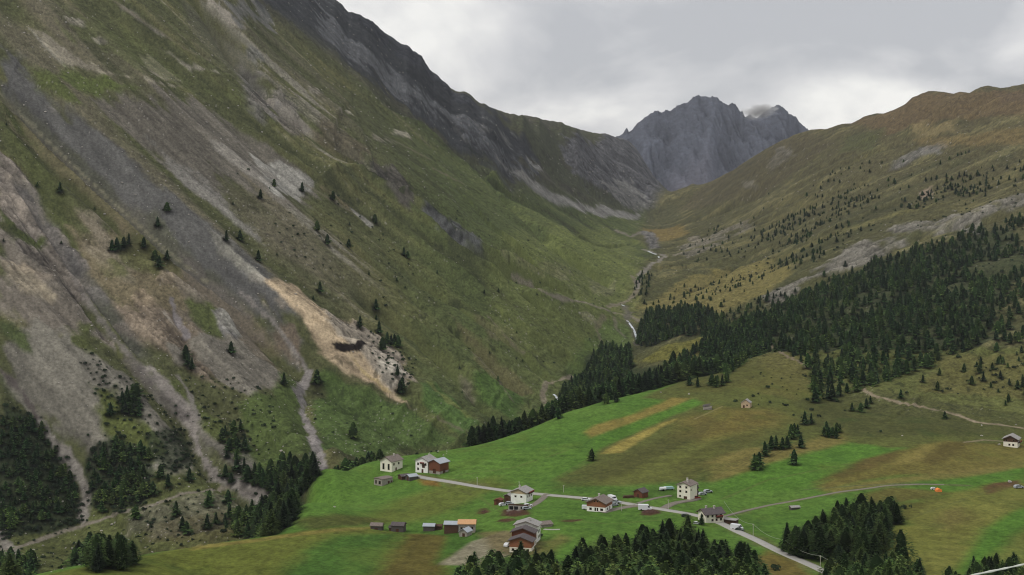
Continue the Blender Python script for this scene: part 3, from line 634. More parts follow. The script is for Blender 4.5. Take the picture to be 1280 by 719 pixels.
# ------------------------------------------------------------------ helpers for objects
def tag(o, label=None, cat=None, group=None, kind=None):
    if label: o['label'] = label
    if cat: o['category'] = cat
    if group: o['group'] = group
    if kind: o['kind'] = kind
    return o
def mat(name, col=None, rough=0.9, var=0.12, scale=1.0, bump=0.0, obj_var=0.0, attr=None, spec=0.15, metal=0.0, stretch=(1, 1, 1), detail=4):
    m = bpy.data.materials.new(name); m.use_nodes = True
    nt = m.node_tree; N = nt.nodes; L = nt.links; b = N['Principled BSDF']
    b.inputs['Roughness'].default_value = rough; b.inputs['Specular IOR Level'].default_value = spec; b.inputs['Metallic'].default_value = metal
    tc = N.new('ShaderNodeTexCoord'); mp = N.new('ShaderNodeMapping'); mp.inputs['Scale'].default_value = stretch
    L.new(tc.outputs['Object'], mp.inputs['Vector'])
    nz = N.new('ShaderNodeTexNoise'); nz.inputs['Scale'].default_value = scale; nz.inputs['Detail'].default_value = detail; nz.inputs['Roughness'].default_value = 0.65
    L.new(mp.outputs[0], nz.inputs['Vector'])
    mr = N.new('ShaderNodeMapRange'); mr.inputs['From Min'].default_value = 0.25; mr.inputs['From Max'].default_value = 0.75
    mr.inputs['To Min'].default_value = 1 - var; mr.inputs['To Max'].default_value = 1 + var
    L.new(nz.outputs['Fac'], mr.inputs['Value'])
    mul = N.new('ShaderNodeMix'); mul.data_type = 'RGBA'; mul.blend_type = 'MULTIPLY'; mul.inputs['Factor'].default_value = 1.0
    if attr:
        at_ = N.new('ShaderNodeAttribute'); at_.attribute_name = attr; L.new(at_.outputs['Color'], mul.inputs['A'])
    else: mul.inputs['A'].default_value = (*[float(v) for v in lin(col)], 1)
    src = mr.outputs['Result']
    if obj_var:
        oi = N.new('ShaderNodeObjectInfo'); m2 = N.new('ShaderNodeMapRange'); m2.inputs['To Min'].default_value = 1 - obj_var; m2.inputs['To Max'].default_value = 1 + obj_var
        L.new(oi.outputs['Random'], m2.inputs['Value']); mm = N.new('ShaderNodeMath'); mm.operation = 'MULTIPLY'
        L.new(src, mm.inputs[0]); L.new(m2.outputs['Result'], mm.inputs[1]); src = mm.outputs[0]
    L.new(src, mul.inputs['B']); L.new(mul.outputs['Result'], b.inputs['Base Color'])
    if bump:
        bp = N.new('ShaderNodeBump'); bp.inputs['Strength'].default_value = 1.0; bp.inputs['Distance'].default_value = bump
        L.new(nz.outputs['Fac'], bp.inputs['Height']); L.new(bp.outputs['Normal'], b.inputs['Normal'])
    return m
GAIN = 1.0
def grid_mesh(name, X_, Y_, Z_, col, m):
    nr, nc = X_.shape; me = bpy.data.meshes.new(name)
    me.vertices.add(nr * nc)
    me.vertices.foreach_set('co', np.stack([X_, Y_, Z_], -1).astype(np.float32).ravel())
    i = (np.arange(nr - 1)[:, None] * nc + np.arange(nc - 1)[None]).ravel()
    q = np.stack([i, i + 1, i + nc + 1, i + nc], 1).astype(np.int32)
    me.loops.add(q.size); me.loops.foreach_set('vertex_index', q.ravel())
    me.polygons.add(len(q)); me.polygons.foreach_set('loop_start', np.arange(len(q), dtype=np.int32) * 4)
    me.update(calc_edges=True)
    me.polygons.foreach_set('use_smooth', np.ones(len(q), bool))
    a = me.color_attributes.new('Col', 'FLOAT_COLOR', 'POINT')
    c4 = np.ones((nr * nc, 4), np.float32); c4[:, :3] = col.reshape(-1, 3); a.data.foreach_set('color', c4.ravel())
    me.materials.append(m); o = bpy.data.objects.new(name, me); COL.objects.link(o); return o
# turf and stone: vertex colour from the plan regions, broken up by fine world-space noise
m_ground = mat('turf_and_stone', attr='Col', var=0.45, scale=0.5, bump=0.5, detail=9, rough=1.0, spec=0.05)
# rows beyond both ends so that the ground runs from the camera's feet to the horizon
nearD = np.array([2.0, 8, 20, 40, 70, 110, 160, 210, 255, 290]); farD = np.array([6200.0, 7500, 10000, 15000, 25000, 40000])
def ext(A_, n0, n1): return np.concatenate([np.repeat(A_[:1], n0, 0), A_, np.repeat(A_[-1:], n1, 0)], 0)
n0, n1 = len(nearD), len(farD)
Xe = ext(WX, n0, n1); Ye = ext(WY, n0, n1); Ze = ext(Z, n0, n1)
for k, d in enumerate(nearD):
    Xe[k] = U[0] * d * (1 + 0 * d); Ye[k] = d; t = d / 300.0
    Ze[k] = -1.7 * (1 - t) + Z[0] * t ** 1.0 - 22 * (t * (1 - t)) * 1.0
for k, d in enumerate(farD):
    Xe[-n1 + k] = U[0] * d; Ye[-n1 + k] = d; Ze[-n1 + k] = -230 + 0 * U[0]

print('ground', time.time() - T0)

# ------------------------------------------------------------------ far rock peak
sky = [(700,215),(735,196),(762,178),(772,170),(778,166),(781,163),(784,161),(786,165),(790,161),(797,153),(806,146),(815,141),(822,139),(828,140),(832,136),(838,139),(846,131),(850,132),(854,127),(858,128),(866,121),(873,118.5),(885,120),(895,121),(902,126),(910,130),(915,128),(921,133),(926,139),(928,137),(931,145),(938,144),(946,147),(955,139),(962,134),(970,132),(978,134),(986,141),(994,146),(1003,155),(1012,162),(1040,180),(1100,215)]
sk = np.array(sky, float)
pp = np.arange(690, 1110, 0.8); dd = np.linspace(5400, 7600, 330)
PG, DG = np.meshgrid(pp, dd); XG = (PG - CX) / F * DG
crest = np.interp(PG[0], sk[:, 0], sk[:, 1]) - 6 * np.abs(fbm(PG[0] / 9, PG[0] * 0, 4, 5, 0.8)) + 1.6
zcr = -(crest - HY) / F * 6700.0
xcr = (PG[0] - CX) / F * 6700
front = np.clip((6700 - DG) / 1300.0, 0, 1); backd = np.clip((DG - 6700) / 900.0, 0, 1)
smooth = np.convolve(np.pad(zcr, 30, 'edge'), np.ones(61) / 61, 'valid')
base = -260
# crest detail dies away downslope
w = np.exp(-front * 9)
prof = (1 - front) ** 1.15
q = (zcr * w + smooth * (1 - w) - base) * prof + base
q = q * (1 - backd) + base * backd
rib = ridged(XG / 150 + 0.25 * front * 6, DG / 900, 5, 61); rib2 = ridged(XG / 45 + DG / 300, DG / 260, 4, 64)
q += (rib * 70 + rib2 * 34) * np.clip(front * 6, 0, 1) * (1 - front * 0.6) * (DG < 6700)
q = np.minimum(q, -(np.interp(PG, sk[:, 0], crest[np.searchsorted(pp, sk[:, 0]).clip(0, len(pp) - 1)]) - HY) / F * DG + 1e9)
pc = np.clip(0.5 + 0.35 * rib + 0.3 * rib2 + 0.2 * fbm(XG / 30, DG / 30, 4, 66), 0, 1)[..., None]
low = sst(0.35, 0.75, front + 0.15 * rib)[..., None]
pcol = (lin((66, 70, 80)) * (0.3 + 1.5 * pc)) * (1 - low) + lin((90, 90, 100)) * (0.7 + 0.5 * pc) * low
lite = (sst(0.5, 0.9, fbm(XG / 90 + DG / 160, DG / 500, 4, 68) + 0.5 * rib2 - 0.3) * 0.5)[..., None]
pcol = pcol * (1 - lite) + lin((112, 108, 110)) * lite
m_peak = mat('peak_rock', attr='Col', var=0.4, scale=0.05, bump=9, detail=8, rough=1.0, spec=0.05)
peak = grid_mesh('far_mountain', XG, DG, q, pcol, m_peak); tag(peak, kind='structure')

# ------------------------------------------------------------------ sky, sun, haze, camera
W_ = bpy.data.worlds.new('World'); S.world = W_; W_.use_nodes = True
nt = W_.node_tree; N = nt.nodes; L = nt.links; N.clear()
SUN_EL, SUN_AZ = math.radians(52), math.radians(238)
skyn = N.new('ShaderNodeTexSky'); skyn.sky_type = 'NISHITA'; skyn.sun_disc = False; skyn.sun_elevation = SUN_EL; skyn.sun_rotation = SUN_AZ
bg1 = N.new('ShaderNodeBackground'); bg1.inputs['Strength'].default_value = 0.10; L.new(skyn.outputs[0], bg1.inputs['Color'])
tc = N.new('ShaderNodeTexCoord')
mp = N.new('ShaderNodeMapping'); mp.inputs['Scale'].default_value = (1.0, 1.0, 1.9); mp.inputs['Location'].default_value = (0.35, 0.1, 0.2); L.new(tc.outputs['Generated'], mp.inputs['Vector'])
n1_ = N.new('ShaderNodeTexNoise'); n1_.inputs['Scale'].default_value = 7.0; n1_.inputs['Detail'].default_value = 7; n1_.inputs['Roughness'].default_value = 0.5; n1_.inputs['Distortion'].default_value = 0.35
L.new(mp.outputs[0], n1_.inputs['Vector'])
n2_ = N.new('ShaderNodeTexNoise'); n2_.inputs['Scale'].default_value = 2.2; n2_.inputs['Detail'].default_value = 3; L.new(mp.outputs[0], n2_.inputs['Vector'])
ad = N.new('ShaderNodeMath'); ad.operation = 'ADD'; L.new(n1_.outputs['Fac'], ad.inputs[0]); L.new(n2_.outputs['Fac'], ad.inputs[1])
cr = N.new('ShaderNodeValToRGB'); e = cr.color_ramp.elements
e[0].position = 0.44; e[0].color = (*lin((188, 190, 196)), 1); e[1].position = 0.565; e[1].color = (*lin((250, 249, 246)), 1)
x_ = e.new(0.5); x_.color = (*lin((216, 216, 219)), 1)
hf = N.new('ShaderNodeMath'); hf.operation = 'MULTIPLY'; hf.inputs[1].default_value = 0.5; L.new(ad.outputs[0], hf.inputs[0]); L.new(hf.outputs[0], cr.inputs['Fac'])
bg2 = N.new('ShaderNodeBackground'); bg2.inputs['Strength'].default_value = 1.05; L.new(cr.outputs['Color'], bg2.inputs['Color'])
mx = N.new('ShaderNodeMixShader'); mx.inputs[0].default_value = 0.93; L.new(bg1.outputs[0], mx.inputs[1]); L.new(bg2.outputs[0], mx.inputs[2])
wo = N.new('ShaderNodeOutputWorld'); L.new(mx.outputs[0], wo.inputs['Surface'])
sl_ = bpy.data.lights.new('sun', 'SUN'); sl_.energy = 1.5; sl_.angle = math.radians(10); sl_.color = (1, 0.96, 0.9)
so = bpy.data.objects.new('sun', sl_); COL.objects.link(so)
from mathutils import Vector, Matrix
# Blender's sky: rotation 0 is +Y, growing clockwise seen from above
sd_ = Vector((math.sin(SUN_AZ) * math.cos(SUN_EL), math.cos(SUN_AZ) * math.cos(SUN_EL), math.sin(SUN_EL)))
so.rotation_euler = sd_.to_track_quat('Z', 'Y').to_euler(); so.location = (0, 0, 300)
cam = bpy.data.cameras.new('camera'); co = bpy.data.objects.new('camera', cam); COL.objects.link(co); S.camera = co
cam.sensor_width = 36; cam.lens = 36 * F / 1280; cam.shift_y = -(359.5 - HY) / 1280; cam.clip_start = 0.5; cam.clip_end = 60000
co.location = (0, 0, 0); co.rotation_euler = (math.radians(90), 0, 0)
S.view_settings.view_transform = 'Standard'; S.view_settings.look = 'None'; S.view_settings.exposure = 0
S.render.engine = 'CYCLES'; S.cycles.filter_width = 1.15; S.cycles.use_denoising = True

# thin haze filling the valley air
def volbox(name, x0, x1, y0, y1, z0, z1, m):
    V = [(x, y, z) for z in (z0, z1) for y in (y0, y1) for x in (x0, x1)]
    me = bpy.data.meshes.new(name); me.from_pydata(V, [], [(0, 2, 3, 1), (4, 5, 7, 6), (0, 1, 5, 4), (2, 6, 7, 3), (0, 4, 6, 2), (1, 3, 7, 5)]); me.materials.append(m)
    o = bpy.data.objects.new(name, me); COL.objects.link(o); return o
mh = bpy.data.materials.new('haze'); mh.use_nodes = True; mh.node_tree.nodes.clear()
vs = mh.node_tree.nodes.new('ShaderNodeVolumeScatter'); vs.inputs['Density'].default_value = 2.2e-5; vs.inputs['Color'].default_value = (0.86, 0.9, 1.0, 1)
vo = mh.node_tree.nodes.new('ShaderNodeOutputMaterial'); mh.node_tree.links.new(vs.outputs[0], vo.inputs['Volume'])
hz = volbox('valley_haze', -6000, 6000, -300, 9000, -600, 1500, mh); tag(hz, 'thin grey-blue haze in the valley air', 'haze', kind='stuff')

# wisps of cloud on the summits
mc = bpy.data.materials.new('cloud_wisp'); mc.use_nodes = True; nt = mc.node_tree; nt.nodes.clear(); N = nt.nodes; L = nt.links
tcn = N.new('ShaderNodeTexCoord'); nz = N.new('ShaderNodeTexNoise'); nz.inputs['Scale'].default_value = 1.8; nz.inputs['Detail'].default_value = 5; nz.inputs['Roughness'].default_value = .6
L.new(tcn.outputs['Object'], nz.inputs['Vector'])
ln = N.new('ShaderNodeVectorMath'); ln.operation = 'LENGTH'; L.new(tcn.outputs['Object'], ln.inputs[0])
m1 = N.new('ShaderNodeMapRange'); m1.inputs['From Min'].default_value = 1.0; m1.inputs['From Max'].default_value = 0.1; m1.inputs['To Min'].default_value = -0.55; m1.inputs['To Max'].default_value = 0.12; L.new(ln.outputs['Value'], m1.inputs['Value'])
a1 = N.new('ShaderNodeMath'); a1.operation = 'ADD'; L.new(nz.outputs['Fac'], a1.inputs[0]); L.new(m1.outputs['Result'], a1.inputs[1])
m2 = N.new('ShaderNodeMapRange'); m2.inputs['From Min'].default_value = 0.36; m2.inputs['From Max'].default_value = 0.7; m2.inputs['To Max'].default_value = 0.08; L.new(a1.outputs[0], m2.inputs['Value'])
vs = N.new('ShaderNodeVolumeScatter'); vs.inputs['Color'].default_value = (0.97, 0.98, 1, 1); L.new(m2.outputs['Result'], vs.inputs['Density'])
vo = N.new('ShaderNodeOutputMaterial'); L.new(vs.outputs[0], vo.inputs['Volume'])
import bmesh
for nm, (px, py, d, sx, sy, sz), lb in (('summit_cloud', (950, 138, 6350, 170, 90, 74), 'small grey cloud clinging to the right-hand summit of the far mountain'),):
    bm = bmesh.new(); bmesh.ops.create_icosphere(bm, subdivisions=3, radius=1.0); me = bpy.data.meshes.new(nm); bm.to_mesh(me); bm.free(); me.materials.append(mc)
    o = bpy.data.objects.new(nm, me); COL.objects.link(o); o.location = ((px - CX) / F * d, d, -(py - HY) / F * d); o.scale = (sx, sy, sz); tag(o, lb, 'cloud')

# ------------------------------------------------------------------ vegetation
def mesh_from(name, V, Fc, mats, mi=None, col=None, smooth=False):
    me = bpy.data.meshes.new(name)
    me.from_pydata([tuple(v) for v in V], [], Fc)
    for m in mats: me.materials.append(m)
    if mi is not None: me.polygons.foreach_set('material_index', np.array(mi, np.int32))
    if smooth: me.polygons.foreach_set('use_smooth', np.ones(len(me.polygons), bool))
    if col is not None:
        a = me.color_attributes.new('Col', 'FLOAT_COLOR', 'POINT'); c4 = np.ones((len(V), 4), np.float32); c4[:, :3] = col
        a.data.foreach_set('color', c4.ravel())
    me.update(); return me
def tri_mesh(name, V, T, col, m):
    me = bpy.data.meshes.new(name); V = np.asarray(V, np.float32); T = np.asarray(T, np.int32)
    me.vertices.add(len(V)); me.vertices.foreach_set('co', V.ravel())
    me.loops.add(T.size); me.loops.foreach_set('vertex_index', T.ravel())
    me.polygons.add(len(T)); me.polygons.foreach_set('loop_start', np.arange(len(T), dtype=np.int32) * 3)
    me.update(calc_edges=True)
    a = me.color_attributes.new('Col', 'FLOAT_COLOR', 'POINT'); c4 = np.ones((len(V), 4), np.float32); c4[:, :3] = col
    a.data.foreach_set('color', c4.ravel()); me.materials.append(m); return me
def crown(seed, ntri, R=0.25, t0=0.06, size=0.05, tone=(44, 58, 38), power=0.75, irr=0.25):
    """unit-height conifer crown: a dark core wrapped in many small drooping sprays of needles, in whorls"""
    r = np.random.default_rng(seed); V = []; T = []; Cc = []
    base = lin(tone)
    ph = r.random(3) * 6.28; lob = r.random(3) * irr; tiers = r.integers(7, 11)
    def rad(t, a):
        w = (1 - t) ** power
        w *= 1 + lob[0] * math.sin(a + ph[0]) * 0.7 + lob[1] * math.sin(3 * a + ph[1] + t * 9) + lob[2] * math.sin(5 * a - t * 14 + ph[2]) * 0.7
        tt = (t * tiers + 0.12 * math.sin(a * 2 + ph[0])) % 1.0
        w *= 0.80 + 0.26 * (1 - tt)
        w *= min(1, 0.55 + t * 4.5)
        return R * w
    na, nh = 7, 6
    for j in range(nh):
        t = j / (nh - 1)
        for i in range(na):
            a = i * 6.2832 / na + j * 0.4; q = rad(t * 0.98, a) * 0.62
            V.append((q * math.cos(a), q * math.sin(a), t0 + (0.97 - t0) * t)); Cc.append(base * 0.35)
    for j in range(nh - 1):
        for i in range(na):
            a_, b_ = j * na + i, j * na + (i + 1) % na
            T += [(a_, b_, b_ + na), (a_, b_ + na, a_ + na)]
    for k in range(ntri):
        t = 1 - math.sqrt(r.random()) * 1.0 if r.random() < 0.8 else r.random()
        a = r.random() * 6.2832; q = rad(t, a) * (0.72 + 0.36 * r.random())
        z = t0 + (1 - t0) * t
        s = size * (0.5 + 1.2 * r.random() ** 1.5) * (0.55 + 0.6 * (1 - t))
        c = np.array((q * math.cos(a), q * math.sin(a), z))
        o = np.array((math.cos(a), math.sin(a), -0.35 + 0.5 * r.random() + 0.5 * t)); sd = np.array((-math.sin(a), math.cos(a), 0.5 * (r.random() - 0.5)))
        n = len(V)
        V += [tuple(c + o * s * 1.3), tuple(c - o * s * 0.6 + sd * s * 0.8 + np.array((0, 0, 0.3 * s))), tuple(c - o * s * 0.6 - sd * s * 0.8 + np.array((0, 0, 0.2 * s)))]
        T.append((n, n + 1, n + 2))
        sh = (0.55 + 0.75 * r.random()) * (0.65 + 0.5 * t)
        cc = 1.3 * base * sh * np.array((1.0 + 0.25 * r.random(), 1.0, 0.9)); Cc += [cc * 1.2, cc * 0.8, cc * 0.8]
    V = np.array(V); V[:, 2] = np.minimum(V[:, 2], 1.0)
    return V, np.array(T), np.array(Cc)
m_needle = mat('conifer_needles', attr='Col', var=0.25, scale=1.5, obj_var=0.45, rough=0.95, spec=0.05)
m_bark = mat('bark', (74, 62, 50), var=0.3, scale=4, rough=0.95, spec=0.05)
m_scrub = mat('scrub_leaves', attr='Col', var=0.25, scale=1.2, obj_var=0.3, rough=0.95, spec=0.05)
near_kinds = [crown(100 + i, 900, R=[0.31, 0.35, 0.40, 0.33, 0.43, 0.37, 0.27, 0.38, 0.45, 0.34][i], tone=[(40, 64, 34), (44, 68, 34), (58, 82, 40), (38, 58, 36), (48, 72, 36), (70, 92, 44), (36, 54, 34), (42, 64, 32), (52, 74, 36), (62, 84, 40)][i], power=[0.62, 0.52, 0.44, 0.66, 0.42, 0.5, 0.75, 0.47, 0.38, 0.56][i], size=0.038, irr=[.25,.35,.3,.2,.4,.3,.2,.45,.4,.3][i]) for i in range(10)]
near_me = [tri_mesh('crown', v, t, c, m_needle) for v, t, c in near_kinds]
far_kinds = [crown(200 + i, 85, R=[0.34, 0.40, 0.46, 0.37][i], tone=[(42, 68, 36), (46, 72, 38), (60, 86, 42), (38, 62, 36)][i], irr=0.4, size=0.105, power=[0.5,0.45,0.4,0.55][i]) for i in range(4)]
def trunk_mesh():
    V = []; Fc = []; n = 6
    for j, (z, r) in enumerate(((-0.05, 0.021), (0.1, 0.017), (0.5, 0.010), (0.9, 0.003))):
        for i in range(n): V.append((r * math.cos(i * 6.2832 / n), r * math.sin(i * 6.2832 / n), z))
    for j in range(3):
        for i in range(n): Fc.append((j * n + i, j * n + (i + 1) % n, (j + 1) * n + (i + 1) % n, (j + 1) * n + i))
    return mesh_from('trunk', V, Fc, [m_bark])
me_trunk = trunk_mesh()
def shrub_geo(seed, ntri, tone=(44, 58, 38)):
    r = np.random.default_rng(seed); V = []; T = []; Cc = []; b = lin(tone)
    bl = [(r.normal() * 0.45, r.normal() * 0.45, 0.35 + 0.25 * r.random(), 0.45 + 0.3 * r.random()) for _ in range(5)]
    for k in range(ntri):
        x0, y0, z0, q = bl[r.integers(5)]
        d = r.normal(size=3); d /= np.linalg.norm(d); d[2] = abs(d[2]) * 0.9 - 0.15
        c = np.array((x0, y0, z0 * 0.7)) + d * q * (0.75 + 0.3 * r.random()) * np.array((1, 1, 0.8)); s = (0.18 if ntri > 100 else 0.36) * (0.6 + 0.8 * r.random())
        u = r.normal(size=3); u -= d * (u @ d); u /= np.linalg.norm(u); w = np.cross(d, u)
        n = len(V); V += [tuple(c + u * s), tuple(c - u * 0.6 * s + w * s), tuple(c - u * 0.6 * s - w * s + d * 0.3 * s)]; T.append((n, n + 1, n + 2))
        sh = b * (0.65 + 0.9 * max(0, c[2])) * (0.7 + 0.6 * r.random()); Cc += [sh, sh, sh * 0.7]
    return np.array(V), np.array(T), np.array(Cc)
shrub_kinds = [shrub_geo(300 + i, 160) for i in range(4)]; shrub_me = [tri_mesh('dwarf_pine_bush', v, t, c, m_scrub) for v, t, c in shrub_kinds]
shrub_far = [shrub_geo(320 + i, 34) for i in range(3)]

def inpoly(P, x, y):
    P = np.array(P, float); ins = np.zeros(len(x), bool)
    for i in range(len(P)):
        a, b = P[i], P[(i + 1) % len(P)]
        if a[1] == b[1]: continue
        ins ^= ((a[1] > y) != (b[1] > y)) & (x < (b[0] - a[0]) * (y - a[1]) / (b[1] - a[1]) + a[0])
    return ins
def plan(pts):
    out = []; m = len(pts)
    for i in range(m):
        p, q = pts[i], pts[(i + 1) % m]; k = max(1, int(math.hypot(p[0] - q[0], p[1] - q[1]) / 20))
        for j in range(k):
            t = j / k; out.append(hit(p[0] + (q[0] - p[0]) * t, p[1] + (q[1] - p[1]) * t)[:2])
    return out
def fromplan(pts): return [((p - CX) / F * d, d) for p, d in pts]
def scatter(P, gap, cap=4000, clump=None, seed=0):
    """points inside a plan polygon at least gap apart; clump=(size, threshold) leaves clearings"""
    P = np.array(P); r = np.random.default_rng(seed + 5)
    x0, y0 = P.min(0); x1, y1 = P.max(0); nn = int(min(60000, (x1 - x0) * (y1 - y0) / gap ** 2 * 3.0))
    x = r.uniform(x0, x1, nn); y = r.uniform(y0, y1, nn); k = inpoly(P, x, y)
    if clump: k &= (fbm(x / clump[0], y / clump[0], 3, 400 + seed) + 0.5 * r.uniform(-1, 1, nn) * clump[2] > clump[1])
    x = x[k]; y = y[k]; occ = {}; out = []
    for a, b in zip(x, y):
        i, j = int(a // gap), int(b // gap); ok = True
        for di in (-1, 0, 1):
            for dj in (-1, 0, 1):
                q = occ.get((i + di, j + dj))
                if q and (q[0] - a) ** 2 + (q[1] - b) ** 2 < gap * gap: ok = False
        if ok: occ[(i, j)] = (a, b); out.append((a, b))
        if len(out) >= cap: break
    return out
trees = []      # x, y, height, label key
def wood(P, gap, h, key, **kw):
    for (x, y) in scatter(P, gap, **kw): trees.append((x, y, (h[0] + (h[1] - h[0]) * random.random() ** 0.8) * (random.uniform(.5, .8) if random.random() < .15 else random.uniform(.9, 1.12)), key))
def lone(pts, h, key):
    for (px, py) in pts:
        x, y, z = hit(px, py); trees.append((x, y, h * random.uniform(0.85, 1.15), key))
wood(plan([(572,756),(598,731),(640,730),(668,730),(690,734),(706,741),(728,716),(760,709),(785,704),(800,690),(830,687),(868,687),(885,706),(905,716),(930,723),(950,738),(962,775),(560,780)]), 4.3, (10.5, 14), 'A', seed=1)
lone([(679,724),(689,725),(684,733)], 10, 'A')
wood(plan([(978,690),(1004,680),(1024,668),(1044,657),(1060,650),(1094,649),(1112,670),(1108,690),(1088,702),(1055,706),(1020,702)]), 4.2, (9.5, 12.5), 'B', seed=2)
lone([(1103,651),(1110,652),(1114,650),(1118,654),(1100,656),(1106,658),(1121,655),(984,690),(996,688)], 10, 'B')
wood(plan([(1030,740),(1060,726),(1110,724),(1150,738),(1160,775),(1030,775)]), 4.5, (9, 12), 'C', seed=3)
lone([(1127,716)], 15.5, 'big'); lone([(1147,724),(1112,724),(1098,722)], 8, 'C')
lone([(1217,723),(1231,722),(1236,724),(1245,722),(1253,724),(1270,722)], 8, 'D')
wood(plan([(1185,742),(1240,726),(1300,722),(1320,760),(1190,765)]), 4.6, (7, 9), 'D', seed=4)
wood(fromplan([(397,812),(440,862),(476,892),(480,940),(440,915),(400,868)]), 4.6, (9, 13), 'E', seed=5)
wood(plan([(318,612),(345,590),(385,582),(398,592),(398,600),(384,612),(372,630),(364,655),(338,672),(318,668),(338,640),(345,622),(325,622)]), 4.6, (10, 14.5), 'E', seed=6)
wood(plan([(270,650),(330,640),(350,650),(335,670),(290,672)]), 5, (6, 11), 'E', seed=7, clump=(20, 0.0, 1))
wood(plan([(275,598),(300,585),(325,590),(330,610),(300,608)]), 5.0, (7, 12), 'E', seed=8)
wood(plan([(275,545),(300,535),(312,555),(300,580),(280,575)]), 5.0, (7, 11), 'E', seed=9, clump=(20, -0.05, 1))
wood(plan([(0,520),(25,520),(52,530),(60,555),(82,580),(95,610),(98,635),(70,650),(30,655),(0,668)]), 4.2, (4.5, 8.5), 'F', seed=10)
wood(plan([(108,590),(120,565),(150,555),(178,572),(184,600),(178,625),(150,636),(120,628)]), 4.2, (5, 9), 'F', seed=11)
wood(plan([(146,505),(165,490),(178,505),(176,522),(155,522)]), 3.8, (7, 11), 'F', seed=12)
wood(plan([(92,705),(108,685),(125,685),(150,700),(160,712),(120,716)]), 4.2, (9, 12), 'F', seed=13)
wood(plan([(-5,712),(10,700),(40,700),(45,716),(10,728)]), 4.5, (8, 10), 'F', seed=14)
lone([(180,572),(186,574),(176,566),(201,598),(237,601),(210,609),(191,619),(170,648),(220,645),(228,664),(233,668),(260,634),(285,630),(262,628),(270,655),(259,661),(296,650),(150,697),(165,705),(138,520),(127,640)], 8.5, 'G')
lone([(75,241),(209,264),(197,284),(140,314),(146,313),(155,311),(161,306),(180,310),(194,327),(209,325),(199,335),(283,302),(378,240),(343,234),(326,249),(469,279),(436,310),(396,289),(409,306),(505,320),(323,327),(300,301),(400,366),(510,323)], 9.8, 'H')
lone([(450,410),(470,388),(484,430),(489,432),(493,430),(497,434),(474,417),(355,481),(289,442),(235,457),(240,462),(232,450),(442,548),(478,438),(503,486),(500,492),(497,470),(396,480),(416,250)], 11, 'H')
lone([(740,576)], 8.5, 'I'); lone([(993,581),(978,562),(970,560),(984,560),(964,562),(993,546),(989,549),(997,545),(1006,531),(1014,530),(943,584),(949,584),(946,587),(1001,560),(956,570)], 8.5, 'J')
lone([(1030,545),(1036,547),(1041,545),(1045,548),(1033,540),(1046,541),(1050,540),(1083,510),(1088,504),(1076,515),(1065,514),(1181,524),(1126,498),(1172,488)], 6.5, 'J')
wood(fromplan([(592,932),(640,958),(700,993),(760,1028),(800,1053),(850,1100),(900,1150),(955,1250),(960,1480),(905,1480),(870,1370),(820,1330),(790,1310),(785,1690),(755,1700),(722,1490),(700,1380),(660,1170),(620,1030),(592,985)]), 6.0, (8.5, 12.5), 'K', seed=20)
wood(plan([(795,432),(800,410),(815,392),(860,388),(905,396),(902,418),(850,421),(812,434)]), 5.5, (8, 12), 'K', seed=21, clump=(60, -0.45, 1))
lp_ = [(p, d * 0.998) for p, _, d in dens(LIP, 10) if 585 < p < 905]; lp2 = [(p, d * 1.045) for p, d in lp_[::-1]]
wood(fromplan(lp_ + lp2), 4.2, (11, 16), 'K', seed=33)
lone([(758,505),(770,503),(862,482),(872,484),(890,482),(897,480),(908,478),(895,484),(903,482),(698,524)], 8, 'K')
wood(plan([(905,470),(905,420),(960,395),(1010,370),(1060,345),(1100,325),(1130,320),(1180,310),(1225,345),(1240,400),(1235,425),(1200,445),(1150,462),(1110,478),(1075,490),(1030,505),(1012,505),(1018,475),(990,445),(955,440)]), 7.6, (8, 12), 'M', seed=22, clump=(45, -0.2, 0.9))
wood(plan([(1130,318),(1180,300),(1230,285),(1300,265),(1300,440),(1240,440),(1235,380),(1200,340)]), 8.5, (7, 10.5), 'M', seed=23, clump=(50, 0.0, 0.9))
wood(plan([(1150,480),(1160,470),(1240,450),(1300,430),(1300,500),(1240,510),(1200,470)]), 9, (4, 7), 'M', seed=24, clump=(30, 0.28, 0.6))
wood(plan([(905,395),(960,370),(1060,330),(1050,345),(1000,375),(905,420)]), 9, (7, 10), 'M', seed=25, clump=(50, -0.05, 1))
wood(plan([(990,345),(1050,310),(1100,285),(1180,262),(1280,235),(1280,210),(1150,225),(1040,270),(960,310),(940,340)]), 9, (4, 8.5), 'N', seed=26, cap=420, clump=(45, 0.28, 0.5))
wood(plan([(850,375),(960,330),(1100,270),(1280,220),(1280,180),(1100,200),(980,230),(900,280),(850,310)]), 15, (3.5, 8), 'N', seed=27, cap=170, clump=(70, 0.2, .6))
wood(plan([(930,300),(1060,235),(1150,225),(1060,270),(1000,310)]), 9, (4, 7.5), 'N', seed=28, clump=(40, 0.22, .5))
wood(plan([(800,380),(900,340),(960,345),(900,390),(820,392)]), 16, (4, 7), 'N', seed=29, clump=(80, 0.1, 0.8))
wood(plan([(790,375),(800,340),(815,345),(810,370)]), 9, (5, 8), 'N', seed=30)
wood(plan([(0,120),(250,200),(420,260),(560,330),(700,400),(640,480),(560,500),(440,420),(300,330),(150,420),(0,400)]), 42, (2.5, 5), 'H', seed=31, clump=(120, 0.15, 0.8))
tr = np.array([(a, b, c) for a, b, c, k in trees]); tz = zat(tr[:, 0], tr[:, 1])
